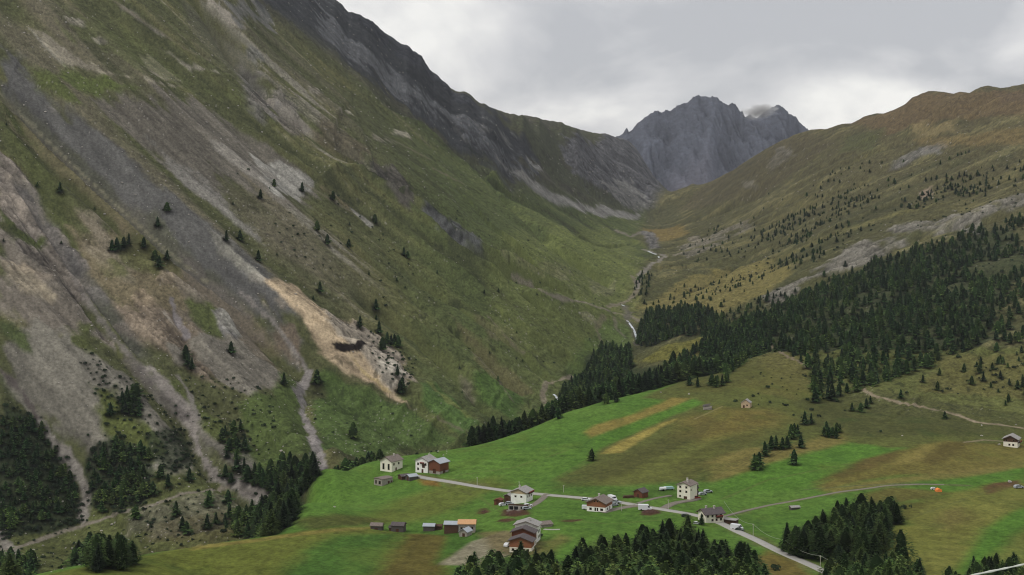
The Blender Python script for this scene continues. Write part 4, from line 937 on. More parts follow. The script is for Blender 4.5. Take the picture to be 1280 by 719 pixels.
# how large each tree shows: skip what the near ground hides
pxt = tr[:, 0] / tr[:, 1] * F + CX; top = HY - (tz + tr[:, 2]) / tr[:, 1] * F; bot = HY - tz / tr[:, 1] * F
show = np.zeros(len(tr)); vis = np.zeros(len(tr), bool)
for i in range(len(tr)):
    if not (-5 < pxt[i] < 1285) or top[i] > 719: continue
    ic = int((pxt[i] - PX0) / DPX); ir = int((math.log(tr[i, 1]) - lnd[0]) / DL)
    mn = min(Pf[:max(ir - 3, 1), ic].min(), 719) if ir > 0 else 719
    show[i] = max(0, min(bot[i], mn) - top[i]); vis[i] = show[i] > 1.5
order = np.argsort(-show); big = set(order[:300][show[order[:300]] > 0].tolist())
LBL = {
 'A': ('conifer in the dense dark wood below the farm buildings, bottom centre', 'conifers of the wood at the bottom centre'),
 'B': ('conifer in the compact wood between the main road and the right-hand meadow hill', 'conifers of the wood beside the road'),
 'C': ('conifer at the bottom edge just right of where the main road ends', 'conifers at the bottom edge by the road end'),
 'D': ('small conifer growing beside the pale cable in the lower right corner', 'conifers by the pale cable'),
 'E': ('dark conifer at the foot of the left mountain behind the green meadow edge', 'conifers behind the left meadow edge'),
 'F': ('dark conifer in the thick woods at the lower left below the grey scree', 'conifers of the lower left woods'),
 'G': ('conifer standing apart near the footpath at the lower left', 'conifers along the lower left footpath'),
 'H': ('small dark conifer on the open left mountainside', 'scattered conifers of the left mountainside'),
 'I': ('lone dark conifer on the meadow slope between green grass and dry brown grass', None),
 'J': ('dark conifer in the small groups on the dry heath right of centre', 'small groups of conifers on the dry heath'),
 'K': ('conifer in the dark belt along the upper edge of the green meadow', 'conifers of the belt above the meadow'),
 'M': ('conifer in the large dark forest on the right-hand slope', 'conifers of the right-hand forest'),
 'N': ('tiny conifer high on the right-hand slope above the forest', 'sparse conifers above the forest'),
 'big': ('tallest and broadest foreground conifer at the bottom edge, beside the dry meadow hill', None)}
farV = []; farT = []; farC = []; nv = 0
for i, (x, y, h, key) in enumerate(trees):
    wd = random.uniform(0.85, 1.2) * (0.8 if key == 'big' else 1.0); rz = random.random() * 6.28
    if i in big:
        e_ = bpy.data.objects.new('conifer_tree', None); COL.objects.link(e_); e_.location = (x, y, tz[i]); e_.rotation_euler = (random.uniform(-.03, .03), random.uniform(-.03, .03), rz)
        e_.empty_display_size = 0.5
        l, g = LBL[key]; tag(e_, l, 'tree', g)
        c_ = bpy.data.objects.new('crown', near_me[random.randrange(10)]); t_ = bpy.data.objects.new('trunk', me_trunk)
        for o in (c_, t_): COL.objects.link(o); o.parent = e_
        c_.scale = (h * wd, h * wd, h); t_.scale = (h, h, h)
    elif vis[i] or (show[i] >= 0 and pxt[i] < 1400):
        v, t, c = far_kinds[random.randrange(4)] if y > 700 else near_kinds[random.randrange(10)]
        ca, sa = math.cos(rz), math.sin(rz); q = v.copy()
        q[:, 0] = (v[:, 0] * ca - v[:, 1] * sa) * h * wd + x; q[:, 1] = (v[:, 0] * sa + v[:, 1] * ca) * h * wd + y; q[:, 2] = v[:, 2] * h + tz[i] - 0.15
        farV.append(q); farT.append(t + nv); farC.append(c * random.uniform(0.7, 1.35) * np.array((random.uniform(0.9, 1.15), 1, random.uniform(.85, 1)))); nv += len(q)
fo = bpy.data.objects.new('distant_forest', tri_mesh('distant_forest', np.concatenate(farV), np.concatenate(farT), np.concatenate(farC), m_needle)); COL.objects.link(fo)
tag(fo, 'dark conifers of the farther slopes, too many and too small to tell apart', 'forest', kind='stuff')
print('trees', len(trees), 'visible', int(vis.sum()), 'tris', sum(len(t) for t in farT), 'min big', show[order[299]], time.time() - T0)

# dwarf pine scrub
bush = []
def scrub(P, gap, h, **kw):
    for (x, y) in scatter(P, gap, **kw): bush.append((x, y, h[0] * .6 + (h[1] * 1.15 - h[0] * .6) * random.random() ** 1.8))
scrub(plan([(0,505),(20,508),(52,518),(60,545),(82,572),(100,610),(104,650),(75,668),(30,668),(0,680)]), 3.2, (1.6, 3.2), seed=40)
scrub(plan([(104,575),(120,555),(150,545),(182,560),(188,600),(182,632),(150,642),(112,634)]), 3.0, (1.6, 3.2), seed=41)
scrub(plan([(180,545),(225,535),(243,560),(250,590),(215,594),(192,570)]), 3.2, (1.6, 3.0), seed=42, clump=(25, -0.2, 1))
scrub(plan([(115,480),(160,470),(182,490),(182,525),(150,528),(120,500)]), 3.6, (1.2, 2.4), seed=43, clump=(20, -0.1, 1))
scrub(plan([(100,430),(140,455),(140,475),(110,480)]), 3.2, (1.2, 2.2), seed=44, clump=(18, 0.0, 0.6))
scrub(plan([(110,450),(200,470),(300,540),(330,600),(300,610),(200,600),(110,600)]), 4.5, (0.8, 2.4), seed=45, clump=(18, 0.25, 0.5))
scrub(plan([(230,470),(300,470),(345,500),(340,570),(290,560),(250,520)]), 5.0, (1.2, 2.4), seed=46, clump=(25, 0.0, 0.8))
scrub(plan([(0,600),(100,615),(240,590),(330,620),(340,668),(200,688),(60,716),(0,719)]), 8, (0.8, 1.9), seed=47, clump=(30, 0.1, 1))
scrub(plan([(440,400),(520,450),(510,490),(480,470),(450,420)]), 4.5, (1.2, 2.3), seed=48, clump=(20, 0.1, 0.8))
scrub(plan([(385,465),(560,545),(560,570),(400,570)]), 12, (0.8, 1.8), seed=49, clump=(40, 0.1, 1))
scrub(plan([(290,200),(420,240),(520,330),(560,400),(480,390),(380,340),(290,300)]), 9, (0.8, 2.4), seed=50, clump=(30, 0.3, 0.5))
scrub(plan([(520,250),(800,330),(760,420),(640,500),(540,420)]), 24, (1.0, 2.2), seed=51, clump=(80, 0.1, 1))
scrub(plan([(900,480),(1000,450),(1060,500),(1300,500),(1300,440),(1150,470),(1100,545),(900,500)]), 7, (0.8, 2.2), seed=52, clump=(28, 0.33, 0.5))
scrub(plan([(860,400),(960,360),(1200,290),(1290,260),(1290,440),(1180,460),(1000,460),(900,440)]), 9, (1.0, 2.8), seed=53, clump=(30, 0.2, 0.5))
scrub(plan([(840,380),(960,320),(1100,260),(1280,200),(1280,260),(1100,300),(980,350)]), 11, (1.0, 3.0), seed=54, clump=(40, 0.22, 0.5))
scrub(plan([(60,640),(340,600),(340,668),(200,686),(60,712)]), 7, (1.0, 2.2), seed=55, clump=(22, 0.2, 1))
for (px, py, h) in ((1132,636,2.6),(1108,657,2.4),(1095,668,2.2),(1085,690,2.2),(380,293,2),(400,296,2),(450,272,2),(437,248,1.8),(968,712,2.5),(1046,503,2),(1056,514,1.6),(1133,492,2.2),(1178,490,2.0),(1230,488,2)):
    x, y, z = hit(px, py); bush.append((x, y, h))
bs = np.array(bush); bz_ = zat(bs[:, 0], bs[:, 1]); bpx = bs[:, 0] / bs[:, 1] * F + CX; bpy_ = HY - bz_ / bs[:, 1] * F
bshow = bs[:, 2] / bs[:, 1] * F * ((bpx > 0) & (bpx < 1280) & (bpy_ < 719))
# hidden ones do not count
for i in range(len(bs)):
    if bshow[i] > 0:
        ic = int((bpx[i] - PX0) / DPX); ir = int((math.log(bs[i, 1]) - lnd[0]) / DL)
        if Pf[:max(ir - 4, 1), ic].min() < bpy_[i] - 2: bshow[i] = 0
bo = np.argsort(-bshow); bbig = set(bo[:280].tolist()); V_ = []; T_ = []; C_ = []; nv = 0
for i, (x, y, h) in enumerate(bush):
    rz = random.random() * 6.28; w = h * random.uniform(0.45, 0.75)
    if i in bbig and bshow[i] > 0:
        o = bpy.data.objects.new('dwarf_pine_bush', shrub_me[random.randrange(4)]); COL.objects.link(o)
        o.location = (x, y, bz_[i] - 0.1); o.rotation_euler = (0, 0, rz); o.scale = (w, w, h)
        if bpx[i] < 640 and bpy_[i] > 400: tag(o, 'low dark dwarf pine bush among the scree and woods at the lower left', 'bush', 'dwarf pine bushes at the lower left')
        elif bpx[i] < 640: tag(o, 'low dark bush on the open turf of the upper left mountainside', 'bush', 'low bushes of the upper left mountainside')
        elif bpx[i] > 1075 and bpy_[i] > 625: tag(o, 'low rounded dark bush at the edge of the wood beside the dry meadow hill', 'bush', 'bushes at the edge of the right-hand wood')
        else: tag(o, 'low dark bush on the heath around the right-hand forest', 'bush', 'low bushes of the right-hand heath')
    else:
        v, t, c = shrub_far[random.randrange(3)]; ca, sa = math.cos(rz), math.sin(rz); q = v.copy()
        q[:, 0] = (v[:, 0] * ca - v[:, 1] * sa) * w + x; q[:, 1] = (v[:, 0] * sa + v[:, 1] * ca) * w + y; q[:, 2] = v[:, 2] * h + bz_[i] - 0.1
        V_.append(q); T_.append(t + nv); C_.append(c * random.uniform(0.7, 1.35)); nv += len(q)
fo = bpy.data.objects.new('distant_scrub', tri_mesh('distant_scrub', np.concatenate(V_), np.concatenate(T_), np.concatenate(C_), m_scrub)); COL.objects.link(fo)
tag(fo, 'small dark scrub dotted over the slopes', 'scrub', kind='stuff')
print('bushes', len(bush), time.time() - T0)

# boulders
m_stone = mat('pale_stone', (158, 152, 142), var=0.3, scale=1.5, bump=0.1, obj_var=0.25, rough=0.95, spec=0.05)
def rock_geo(seed):
    r = np.random.default_rng(seed); t = (1 + 5 ** .5) / 2
    V = np.array([(-1, t, 0), (1, t, 0), (-1, -t, 0), (1, -t, 0), (0, -1, t), (0, 1, t), (0, -1, -t), (0, 1, -t), (t, 0, -1), (t, 0, 1), (-t, 0, -1), (-t, 0, 1)]) / 1.9
    Fc = [(0, 11, 5), (0, 5, 1), (0, 1, 7), (0, 7, 10), (0, 10, 11), (1, 5, 9), (5, 11, 4), (11, 10, 2), (10, 7, 6), (7, 1, 8), (3, 9, 4), (3, 4, 2), (3, 2, 6), (3, 6, 8), (3, 8, 9), (4, 9, 5), (2, 4, 11), (6, 2, 10), (8, 6, 7), (9, 8, 1)]
    V = V * (0.7 + 0.6 * r.random((12, 1))) * np.array((1.0, 0.8, 0.6)); return V, np.array(Fc)
rocks = [rock_geo(i) for i in range(4)]; rock_me = [mesh_from('boulder', v, [tuple(f) for f in t], [m_stone]) for v, t in rocks]
named = [(140,656,1.7),(144,654,1.5),(127,664,1.4),(185,657,1.6),(197,629,1.6),(90,686,1.5),(162,650,1.2),(181,598,1.3),(160,675,1.3),(236,303,1.8),(92,314,1.8),(84,309,1.4),(108,300,1.2),(352,564,2.2),(355,566,1.6),(387,552,1.4),(418,566,1.4),(447,565,1.5),(456,564,1.6),(460,565,1.2),(655,637,1.2),(789,487,1.8),(824,484,1.6),(804,489,1.6),(861,493,1.6),(826,491,1.3),(1227,545,1.5),(1249,556,1.5),(1262,603,2.4),(1270,531,1.2),(418,634,1.2),(480,433,1.5),(500,455,1.6),(493,462,1.4),(542,433,1.4),(430,109,3),(450,108,3),(388,82,2.6),(407,179,2.6),(470,123,2.8),(30,132,2),(57,140,2),(1227,532,1.2),(1128,545,1.0),(620,157,3.5)]
for (px, py, s) in named:
    x, y, z = hit(px, py); o = bpy.data.objects.new('boulder', rock_me[random.randrange(4)]); COL.objects.link(o); s *= 0.62
    o.location = (x, y, z + 0.25 * s); o.scale = (s * 1.2, s, s); o.rotation_euler = (0, 0, random.random() * 6)
    if (px, py) == (1262, 603): tag(o, 'large pale boulder beside the brown earth bank at the right edge', 'boulder')
    elif px > 640: tag(o, 'pale boulder lying on the heath or meadow edge right of the valley', 'boulder', 'boulders of the right-hand heath')
    elif py > 500: tag(o, 'pale boulder lying on the turf at the foot of the left mountain', 'boulder', 'boulders at the foot of the left mountain')
    else: tag(o, 'pale boulder high on the left mountainside', 'boulder', 'boulders high on the left mountain')
V_ = []; T_ = []; nv = 0
def stones(P, gap, s, **kw):
    global nv
    pts = scatter(P, gap, **kw)
    if not pts: return
    zz = zat([p[0] for p in pts], [p[1] for p in pts])
    for (x, y), z in zip(pts, zz):
        v, t = rocks[random.randrange(4)]; q = 1.0 * (s[0] + (s[1] - s[0]) * random.random() ** 2.5); a = random.random() * 6.28; ca, sa = math.cos(a), math.sin(a)
        V_.append(np.stack([(v[:, 0] * ca - v[:, 1] * sa) * q + x, (v[:, 0] * sa + v[:, 1] * ca) * q + y, v[:, 2] * q + z + 0.2 * q], 1)); T_.append(t + nv); nv += 12
stones(plan([(100,380),(240,400),(330,470),(300,600),(200,600),(0,500),(0,400)]), 7, (0.25, 0.8), seed=70, clump=(30, 0.05, 1))
stones(plan([(60,160),(200,260),(340,380),(370,460),(290,400),(120,260)]), 6, (0.3, 1.1), seed=71, clump=(26, 0.05, 1))
stones(plan([(640,200),(800,265),(820,250),(760,190)]), 22, (0.8, 2.4), seed=72, clump=(60, 0.0, 1))
stones(plan([(860,300),(1000,180),(1280,130),(1280,250),(1000,330),(830,370)]), 26, (0.6, 1.8), seed=73, clump=(70, 0.1, 1))
stones(plan([(0,600),(100,610),(240,585),(340,620),(340,668),(200,688),(60,716),(0,719)]), 6, (0.3, 0.9), seed=60, clump=(25, 0.0, 1))
stones(plan([(390,470),(560,545),(560,570),(400,575),(300,560),(300,500)]), 7, (0.3, 0.8), seed=61, clump=(35, 0.0, 1))
stones(plan([(180,380),(300,420),(350,500),(330,600),(260,590),(180,480)]), 8, (0.3, 1.0), seed=62, clump=(30, 0.0, 1))
stones(plan([(0,0),(420,0),(640,200),(560,260),(300,180),(0,120)]), 17, (0.6, 1.6), seed=63, clump=(80, 0.05, 1))
stones(plan([(0,120),(300,250),(400,380),(300,400),(100,300),(0,220)]), 10, (0.4, 1.3), seed=64, clump=(50, 0.0, 1))
stones(plan([(500,330),(660,300),(760,380),(640,470),(540,420)]), 18, (0.5, 1.1), seed=65, clump=(70, 0.15, 1))
stones(plan([(395,380),(510,450),(510,490),(440,440)]), 4, (0.3, 1.0), seed=66, clump=(20, 0.0, 1))
stones(plan([(340,430),(385,465),(400,575),(372,500)]), 3.5, (0.3, 0.9), seed=67, clump=(20, 0.0, 1))
stones(plan([(50,290),(115,385),(190,475),(240,545),(310,612),(270,600),(180,490),(100,400),(40,300)]), 4.5, (0.3, 1.1), seed=68, clump=(20, 0.05, 1))
me = bpy.data.meshes.new('scattered_stones'); 
me.from_pydata([tuple(v) for v in np.concatenate(V_)], [], [tuple(int(k) for k in f) for f in np.concatenate(T_)]); me.materials.append(m_stone)
o = bpy.data.objects.new('scattered_stones', me); COL.objects.link(o); tag(o, 'pale loose stones strewn over the mountain turf and gullies', 'stones', kind='stuff')
print('stones', len(V_), time.time() - T0)

# ------------------------------------------------------------------ farm buildings, vehicles, poles
class MB:
    def __init__(s): s.V = []; s.F = []
    def add(s, V, F_):
        n = len(s.V); s.V += [tuple(float(k) for k in v) for v in V]; s.F += [tuple(i + n for i in f) for f in F_]; return s
    def box(s, x0, x1, y0, y1, z0, z1):
        return s.add([(x, y, z) for z in (z0, z1) for y in (y0, y1) for x in (x0, x1)], [(0, 2, 3, 1), (4, 5, 7, 6), (0, 1, 5, 4), (2, 6, 7, 3), (0, 4, 6, 2), (1, 3, 7, 5)])
    def prism(s, prof, y0, y1):
        """outline in x-z pushed along y"""
        n = len(prof); V = [(x, y0, z) for x, z in prof] + [(x, y1, z) for x, z in prof]
        return s.add(V, [tuple(range(n)), tuple(range(2 * n - 1, n - 1, -1))] + [(i, i + n, (i + 1) % n + n, (i + 1) % n) for i in range(n)])
    def tube(s, a, b, r0, r1=None, n=6):
        a = Vector(a); b = Vector(b); r1 = r0 if r1 is None else r1; d = (b - a).normalized(); u = d.orthogonal().normalized(); w = d.cross(u)
        V = [tuple(a + (u * math.cos(i * 2 * math.pi / n) + w * math.sin(i * 2 * math.pi / n)) * r0) for i in range(n)] + [tuple(b + (u * math.cos(i * 2 * math.pi / n) + w * math.sin(i * 2 * math.pi / n)) * r1) for i in range(n)]
        return s.add(V, [tuple(range(n - 1, -1, -1)), tuple(range(n, 2 * n))] + [(i, (i + 1) % n, (i + 1) % n + n, i + n) for i in range(n)])
    def build(s, name, m, parent=None, loc=None):
        me = bpy.data.meshes.new(name); me.from_pydata(s.V, [], s.F); me.materials.append(m)
        import bmesh
        bm = bmesh.new(); bm.from_mesh(me); bmesh.ops.recalc_face_normals(bm, faces=bm.faces); bm.to_mesh(me); bm.free()
        o = bpy.data.objects.new(name, me); COL.objects.link(o)
        if parent: o.parent = parent
        if loc: o.location = loc
        return o
def empty(name, loc, rz=0.0, **kw):
    e_ = bpy.data.objects.new(name, None); COL.objects.link(e_); e_.location = loc; e_.rotation_euler = (0, 0, rz); e_.empty_display_size = 0.5; tag(e_, **kw); return e_
Rd = math.radians
PL = dict(
 white=mat('white_plaster', (232, 230, 222), var=0.12, scale=0.6, rough=0.9),
 cream=mat('cream_plaster', (226, 220, 200), var=0.12, scale=0.6),
 beige=mat('beige_board', (186, 160, 126), var=0.15, scale=1.5),
 stone=mat('rubble_stone', (150, 143, 132), var=0.4, scale=2.2, bump=0.05),
 wood=mat('dark_brown_timber', (86, 62, 46), var=0.3, scale=3, stretch=(1, 1, 6)),
 red=mat('red_brown_timber', (112, 66, 46), var=0.3, scale=3, stretch=(1, 1, 6)),
 orange=mat('orange_brown_timber', (142, 88, 58), var=0.25, scale=3, stretch=(1, 1, 6)),
 grey_wood=mat('weathered_grey_timber', (84, 78, 74), var=0.35, scale=3, stretch=(1, 1, 6)),
 slate=mat('grey_stone_roof', (150, 146, 142), var=0.28, scale=1.6, bump=0.05, spec=0.2),
 slate2=mat('brown_grey_slab_roof', (122, 110, 102), var=0.3, scale=1.6, bump=0.05),
 dslate=mat('dark_slate_roof', (92, 84, 84), var=0.25, scale=1.5, bump=0.04),
 metal=mat('grey_metal_roof', (160, 168, 176), var=0.1, scale=0.8, rough=0.5, spec=0.4),
 newboard=mat('new_board_roof', (202, 152, 104), var=0.15, scale=2),
 glass=mat('dark_window', (28, 28, 30), var=0.1, rough=0.25, spec=0.5),
 frame=mat('window_frame', (120, 96, 74), var=0.1), chim=mat('chimney_render', (180, 174, 164), var=0.2, scale=2),
 door=mat('brown_door', (80, 52, 36), var=0.2, scale=3), flower=mat('red_flowers', (140, 58, 52), var=0.6, scale=6), rub=mat('black_rubber', (30, 30, 31), var=0.1),
 carw=mat('white_car_paint', (214, 216, 218), var=0.03, rough=0.3, spec=0.5), cars=mat('silver_car_paint', (158, 164, 170), var=0.03, rough=0.3, spec=0.5),
 card=mat('dark_green_car_paint', (44, 58, 46), var=0.03, rough=0.3, spec=0.5), carr=mat('red_car_paint', (150, 52, 40), var=0.03, rough=0.35, spec=0.5),
 pole=mat('pole_wood', (176, 172, 156), var=0.2, scale=3), wire=mat('wire_grey', (150, 156, 140), var=0.05), earth=mat('brown_earth', (78, 54, 44), var=0.4, scale=1.2, bump=0.15),
 teal=mat('pale_blue_plastic', (150, 186, 184), var=0.1), conc=mat('concrete', (160, 155, 146), var=0.15, scale=1), light=mat('pale_light_lamp', (225, 225, 220), var=0.02), tyre=mat('tyre', (28, 28, 28), var=0.1),
 tent=mat('orange_canvas', (250, 130, 50), var=0.08, scale=1), cable=mat('pale_cable_sheath', (205, 208, 196), var=0.18, scale=0.35))
def footing(x, y, w, l, rz):
    ca, sa = math.cos(rz), math.sin(rz); c = [(x + a * ca - b * sa, y + a * sa + b * ca) for a in (-w / 2, 0, w / 2) for b in (-l / 2, 0, l / 2)]
    z = zat([p[0] for p in c], [p[1] for p in c]); return float(z.min()), float(z.max())
def gable_house(px, py, w, l, hw, rise, rot, label, name='farmhouse', cat='house', wall='white', roof='slate', upper=None, split=None, wins=(), doors=(), balc=None, chim=(), over=0.6, group=None, dy=0, zoff=0, shift=(0, 0), sc=1.0):
    """gable front on local -Y; px,py = foot of the front wall's middle; w across the gable, l along the ridge"""
    w, l, hw, rise, over = w * sc, l * sc, hw * sc, rise * sc, over * sc; split = split and split * sc
    wins = [(f, *(v * sc for v in q)) for f, *q in wins]; doors = [(f, *(v * sc for v in q)) for f, *q in doors]
    if balc: balc = (balc[0], *(v * sc for v in balc[1:]))
    chim = [(a * sc, c * sc) for a, c in chim]
    rz = Rd(rot); x, y, z = hit(px, py)
    cx_ = x - math.sin(rz) * l / 2 * 1.0 + shift[0]; cy_ = y + math.cos(rz) * l / 2 + shift[1]
    z0, z1 = footing(cx_, cy_, w, l, rz); fr = float(zat(x, y)[0]) + zoff
    e_ = empty(name, (cx_, cy_, fr), rz, label=label, cat=cat, group=group)
    b0 = min(z0 - fr, 0) - 0.8; hr = hw + rise; sp = split if split else hw
    if upper:
        MB().box(-w / 2, w / 2, -l / 2, l / 2, b0, sp).build('wall', PL[wall], e_)
        MB().prism([(-w / 2 - .05, sp + .003), (w / 2 + .05, sp + .003), (w / 2 + .05, hw), (0, hr), (-w / 2 - .05, hw)], -l / 2 - .05, l / 2 + .05).build('timber_storey', PL[upper], e_)
    else: MB().prism([(-w / 2, b0), (w / 2, b0), (w / 2, hw), (0, hr), (-w / 2, hw)], -l / 2, l / 2).build('wall', PL[wall], e_)
    t = 0.22; sl = rise / (w / 2); e0 = hw - over * sl; ro = MB(); y0, y1 = -l / 2 - over, l / 2 + over
    ro.prism([(-w / 2 - over, e0 + .02), (0, hr + .02), (w / 2 + over, e0 + .02), (w / 2 + over, e0 + t + .02), (0, hr + t + .02), (-w / 2 - over, e0 + t + .02)], y0, y1)
    r_ = ro.build('roof', PL[roof], e_)
    MB().prism([(-w / 2 - over - .03, e0 - .12), (0, hr - .12), (w / 2 + over + .03, e0 - .12), (w / 2 + over + .03, e0 + .015), (0, hr + .015), (-w / 2 - over - .03, e0 + .015)], y0 - .06, y0 + .1).build('bargeboard', PL['wood'], r_)
    for (cx2, cy2) in chim:
        h = hr - abs(cx2) * sl; q = MB().box(cx2 - .35, cx2 + .35, cy2 - .35, cy2 + .35, h - .3, h + 1.3); q.box(cx2 - .45, cx2 + .45, cy2 - .45, cy2 + .45, h + 1.3, h + 1.45); q.build('chimney', PL['chim'], r_)
    def put(face, u, z, a, h, name_, m, fm=None, out=0.05):
        pro = .06 if (upper and z > sp) else 0.0
        q = MB(); g = MB(); fw = .12
        for bb, o_, s_ in ((q, out, 0), (g, out - .03, fw)):
            if face in 'fb':
                sgn = -1 if face == 'f' else 1; yy = sgn * (l / 2 + pro); ya, yb = sorted((yy - sgn * .1, yy + sgn * o_)); bb.box(u - a / 2 - s_, u + a / 2 + s_, ya, yb, z - s_, z + h + s_)
            else:
                sgn = 1 if face == 'r' else -1; xx = sgn * (w / 2 + pro); xa, xb = sorted((xx - sgn * .1, xx + sgn * o_)); bb.box(xa, xb, u - a / 2 - s_, u + a / 2 + s_, z - s_, z + h + s_)
        o = q.build(name_, m, e_)
        if fm: g.build('frame', fm, o)
    for (f, u, z, a, h) in wins: put(f, u, z, a, h, 'window', PL['glass'], PL['frame'])
    for (f, u, z, a, h) in doors: put(f, u, z, a, h, 'door', PL['door'])
    if balc:
        f, u, z, a, dpt = balc
        q = MB()
        if f == 'f':
            yy = -l / 2 - .08; q.box(u - a / 2, u + a / 2, yy - dpt, yy, z, z + .15); q.box(u - a / 2, u + a / 2, yy - dpt, yy - dpt + .08, z + .15, z + 1.05)
            fl = MB().box(u - a / 2, u + a / 2, yy - dpt - .2, yy - dpt - .01, z + .7, z + 1.15)
        else:
            xx = w / 2 + .08; q.box(xx, xx + dpt, u - a / 2, u + a / 2, z, z + .15); q.box(xx + dpt - .08, xx + dpt, u - a / 2, u + a / 2, z + .15, z + 1.05)
            fl = MB().box(xx + dpt + .01, xx + dpt + .2, u - a / 2, u + a / 2, z + .7, z + 1.15)
        bo_ = q.build('balcony', PL['wood'], e_); fl.build('flower_box', PL['flower'], bo_)
    return e_
def car(px, py, rot, body, label, kind='car', group=None, sc=1.0):
    x, y, z = hit(px, py)
    e_ = empty('parked_van' if kind == 'van' else 'parked_car', (x, y, float(zat(x, y)[0]) + 0.02), Rd(rot), label=label, cat='van' if kind == 'van' else 'car', group=group); e_.scale = (sc, sc, sc)
    if kind == 'van':
        b = [(-2.6, .35), (2.6, .35), (2.65, 1.0), (2.1, 1.25), (1.55, 2.05), (1.2, 2.3), (-2.6, 2.3)]; g = [(1.25, 1.35), (2.0, 1.3), (1.6, 1.95), (1.25, 1.95)]; L2 = 1.0
    else:
        b = [(-2.1, .35), (2.1, .35), (2.15, .75), (1.9, .92), (.95, 1.0), (.35, 1.45), (-1.35, 1.48), (-2.05, 1.0)]; g = [(.85, 1.0), (.32, 1.38), (-1.3, 1.40), (-1.85, 1.0)]; L2 = .85
    MB().prism(b, -L2, L2).build('body', body, e_)
    MB().prism(g, -L2 - .02, L2 + .02).build('side_window', PL['glass'], e_)
    if kind == 'van': q = MB().add([(2.125, -.85, 1.27), (2.125, .85, 1.27), (1.60, .8, 2.03), (1.60, -.8, 2.03), (2.05, -.85, 1.2), (2.05, .85, 1.2), (1.5, .8, 2.0), (1.5, -.8, 2.0)], [(0, 1, 2, 3), (4, 7, 6, 5), (0, 4, 5, 1), (3, 2, 6, 7), (0, 3, 7, 4), (1, 5, 6, 2)])
    else: q = MB().add([(.99, -.75, 1.0), (.99, .75, 1.0), (.39, .7, 1.46), (.39, -.7, 1.46), (.9, -.75, .95), (.9, .75, .95), (.3, .7, 1.42), (.3, -.7, 1.42)], [(0, 1, 2, 3), (4, 7, 6, 5), (0, 4, 5, 1), (3, 2, 6, 7), (0, 3, 7, 4), (1, 5, 6, 2)])
    q.build('windscreen', PL['glass'], e_)
    for xx in (-1.35, 1.35):
        for s_ in (-1, 1): MB().tube((xx, s_ * (L2 - .2), .34), (xx, s_ * (L2 + .03), .34), .34, n=12).build('wheel', PL['tyre'], e_)
    return e_
# --- the two houses at the far left end of the road
gable_house(482.5, 589.5, 8.2, 10, 6.0, 2.2, -33, 'white two-storey house with a grey slab roof at the far left end of the road', wall='cream', roof='slate2', wins=[('f', -1.8, 1.2, 1.2, 3.2), ('f', 1.9, 1.2, 1.2, 3.2), ('r', -3, 3.6, 1, 1.1), ('r', 1.5, 3.6, 1, 1.1)], doors=[('r', -1, 0, 1.2, 2.1)], chim=[(0.6, 1.5)], over=.7)
gable_house(472.5, 607, 6.5, 8, 3.6, .5, -42, 'low rough stone outbuilding in front of the white house at the far left', name='stone_outbuilding', cat='outbuilding', wall='stone', roof='slate2', wins=[('f', -1.6, .9, 1.0, 1.8), ('f', 1.4, .9, 1.5, 1.7)], doors=[('r', 1, 0, 1.2, 2.2), ('r', 3, .6, .8, 1.6)], over=.25)
gable_house(509.5, 601, 4.6, 5.2, 2.4, 1.0, -55, 'dark timber shed with a pale roof where the road ends by the far left house', name='timber_shed', cat='shed', wall='grey_wood', roof='metal', doors=[('f', 0, 0, 1.6, 2.0)], over=.4)
gable_house(500, 599.5, 5, 5, 2.0, .8, -60, 'dark lean-to between the far left house and the small pale-roofed shed', name='timber_shed', cat='shed', wall='wood', roof='dslate', doors=[('f', 0, 0, 1.4, 1.8)], over=.4)
gable_house(527, 591, 8.0, 9, 6.8, 1.9, -28, 'tall white house with red-brown painted stairs joined to a brown barn', wall='white', roof='slate', wins=[('f', -2.3, 1.4, 1.0, 1.2), ('f', -2.3, 4.2, 1.0, 1.2), ('f', 2.6, 4.2, 1.0, 1.2), ('r', -2.5, 4.4, .9, 1.1), ('r', 1.5, 4.4, .9, 1.1)], doors=[('f', .6, .0, 1.2, 2.1), ('f', 1.2, 2.8, 1.8, 2.1)], balc=('f', .9, 5.0, 2.8, 1.0), chim=[(1, 2)])
gable_house(543, 592.5, 7.5, 8, 6.4, 1.6, -35, 'red-brown timber barn with a grey roof beside the tall white house', name='timber_barn', cat='barn', wall='stone', upper='red', split=1.6, roof='metal', doors=[('f', 0, .3, 2.2, 2.4), ('r', 0, .2, 2.2, 2.4)], over=.8)
# --- house 3, on the near side of the road
gable_house(648, 629.5, 10.5, 11, 5.6, 2.1, -24, 'white house with pale timber gable above a dark garage level beside the road', wall='white', upper='beige', split=4.6, roof='slate', wins=[('f', -2, 2.4, 1.1, .9), ('f', 2, 2.4, 1.1, .9), ('r', -2.6, 2.2, .9, 1.1), ('r', .5, 2.2, .9, 1.1), ('r', 3.4, 2.2, .9, 1.1)], balc=('r', 1, 4.3, 8, 1.0), chim=[(-1.5, 0)], over=.8, zoff=1.2, sc=.76)
gable_house(622, 631, 3.6, 3.6, 2.1, .6, -20, 'small red shed on the left of the house with the garage level', name='red_shed', cat='shed', wall='red', roof='red', doors=[('f', 0, 0, 1.2, 1.7)], over=.3)
gable_house(634, 627.5, 3.4, 4.0, 3.0, .8, -30, 'narrow brown timber shed tight against the house with the garage level', name='timber_shed', cat='shed', wall='wood', roof='slate', doors=[('f', 0, 0, 1.1, 1.9)], over=.4)
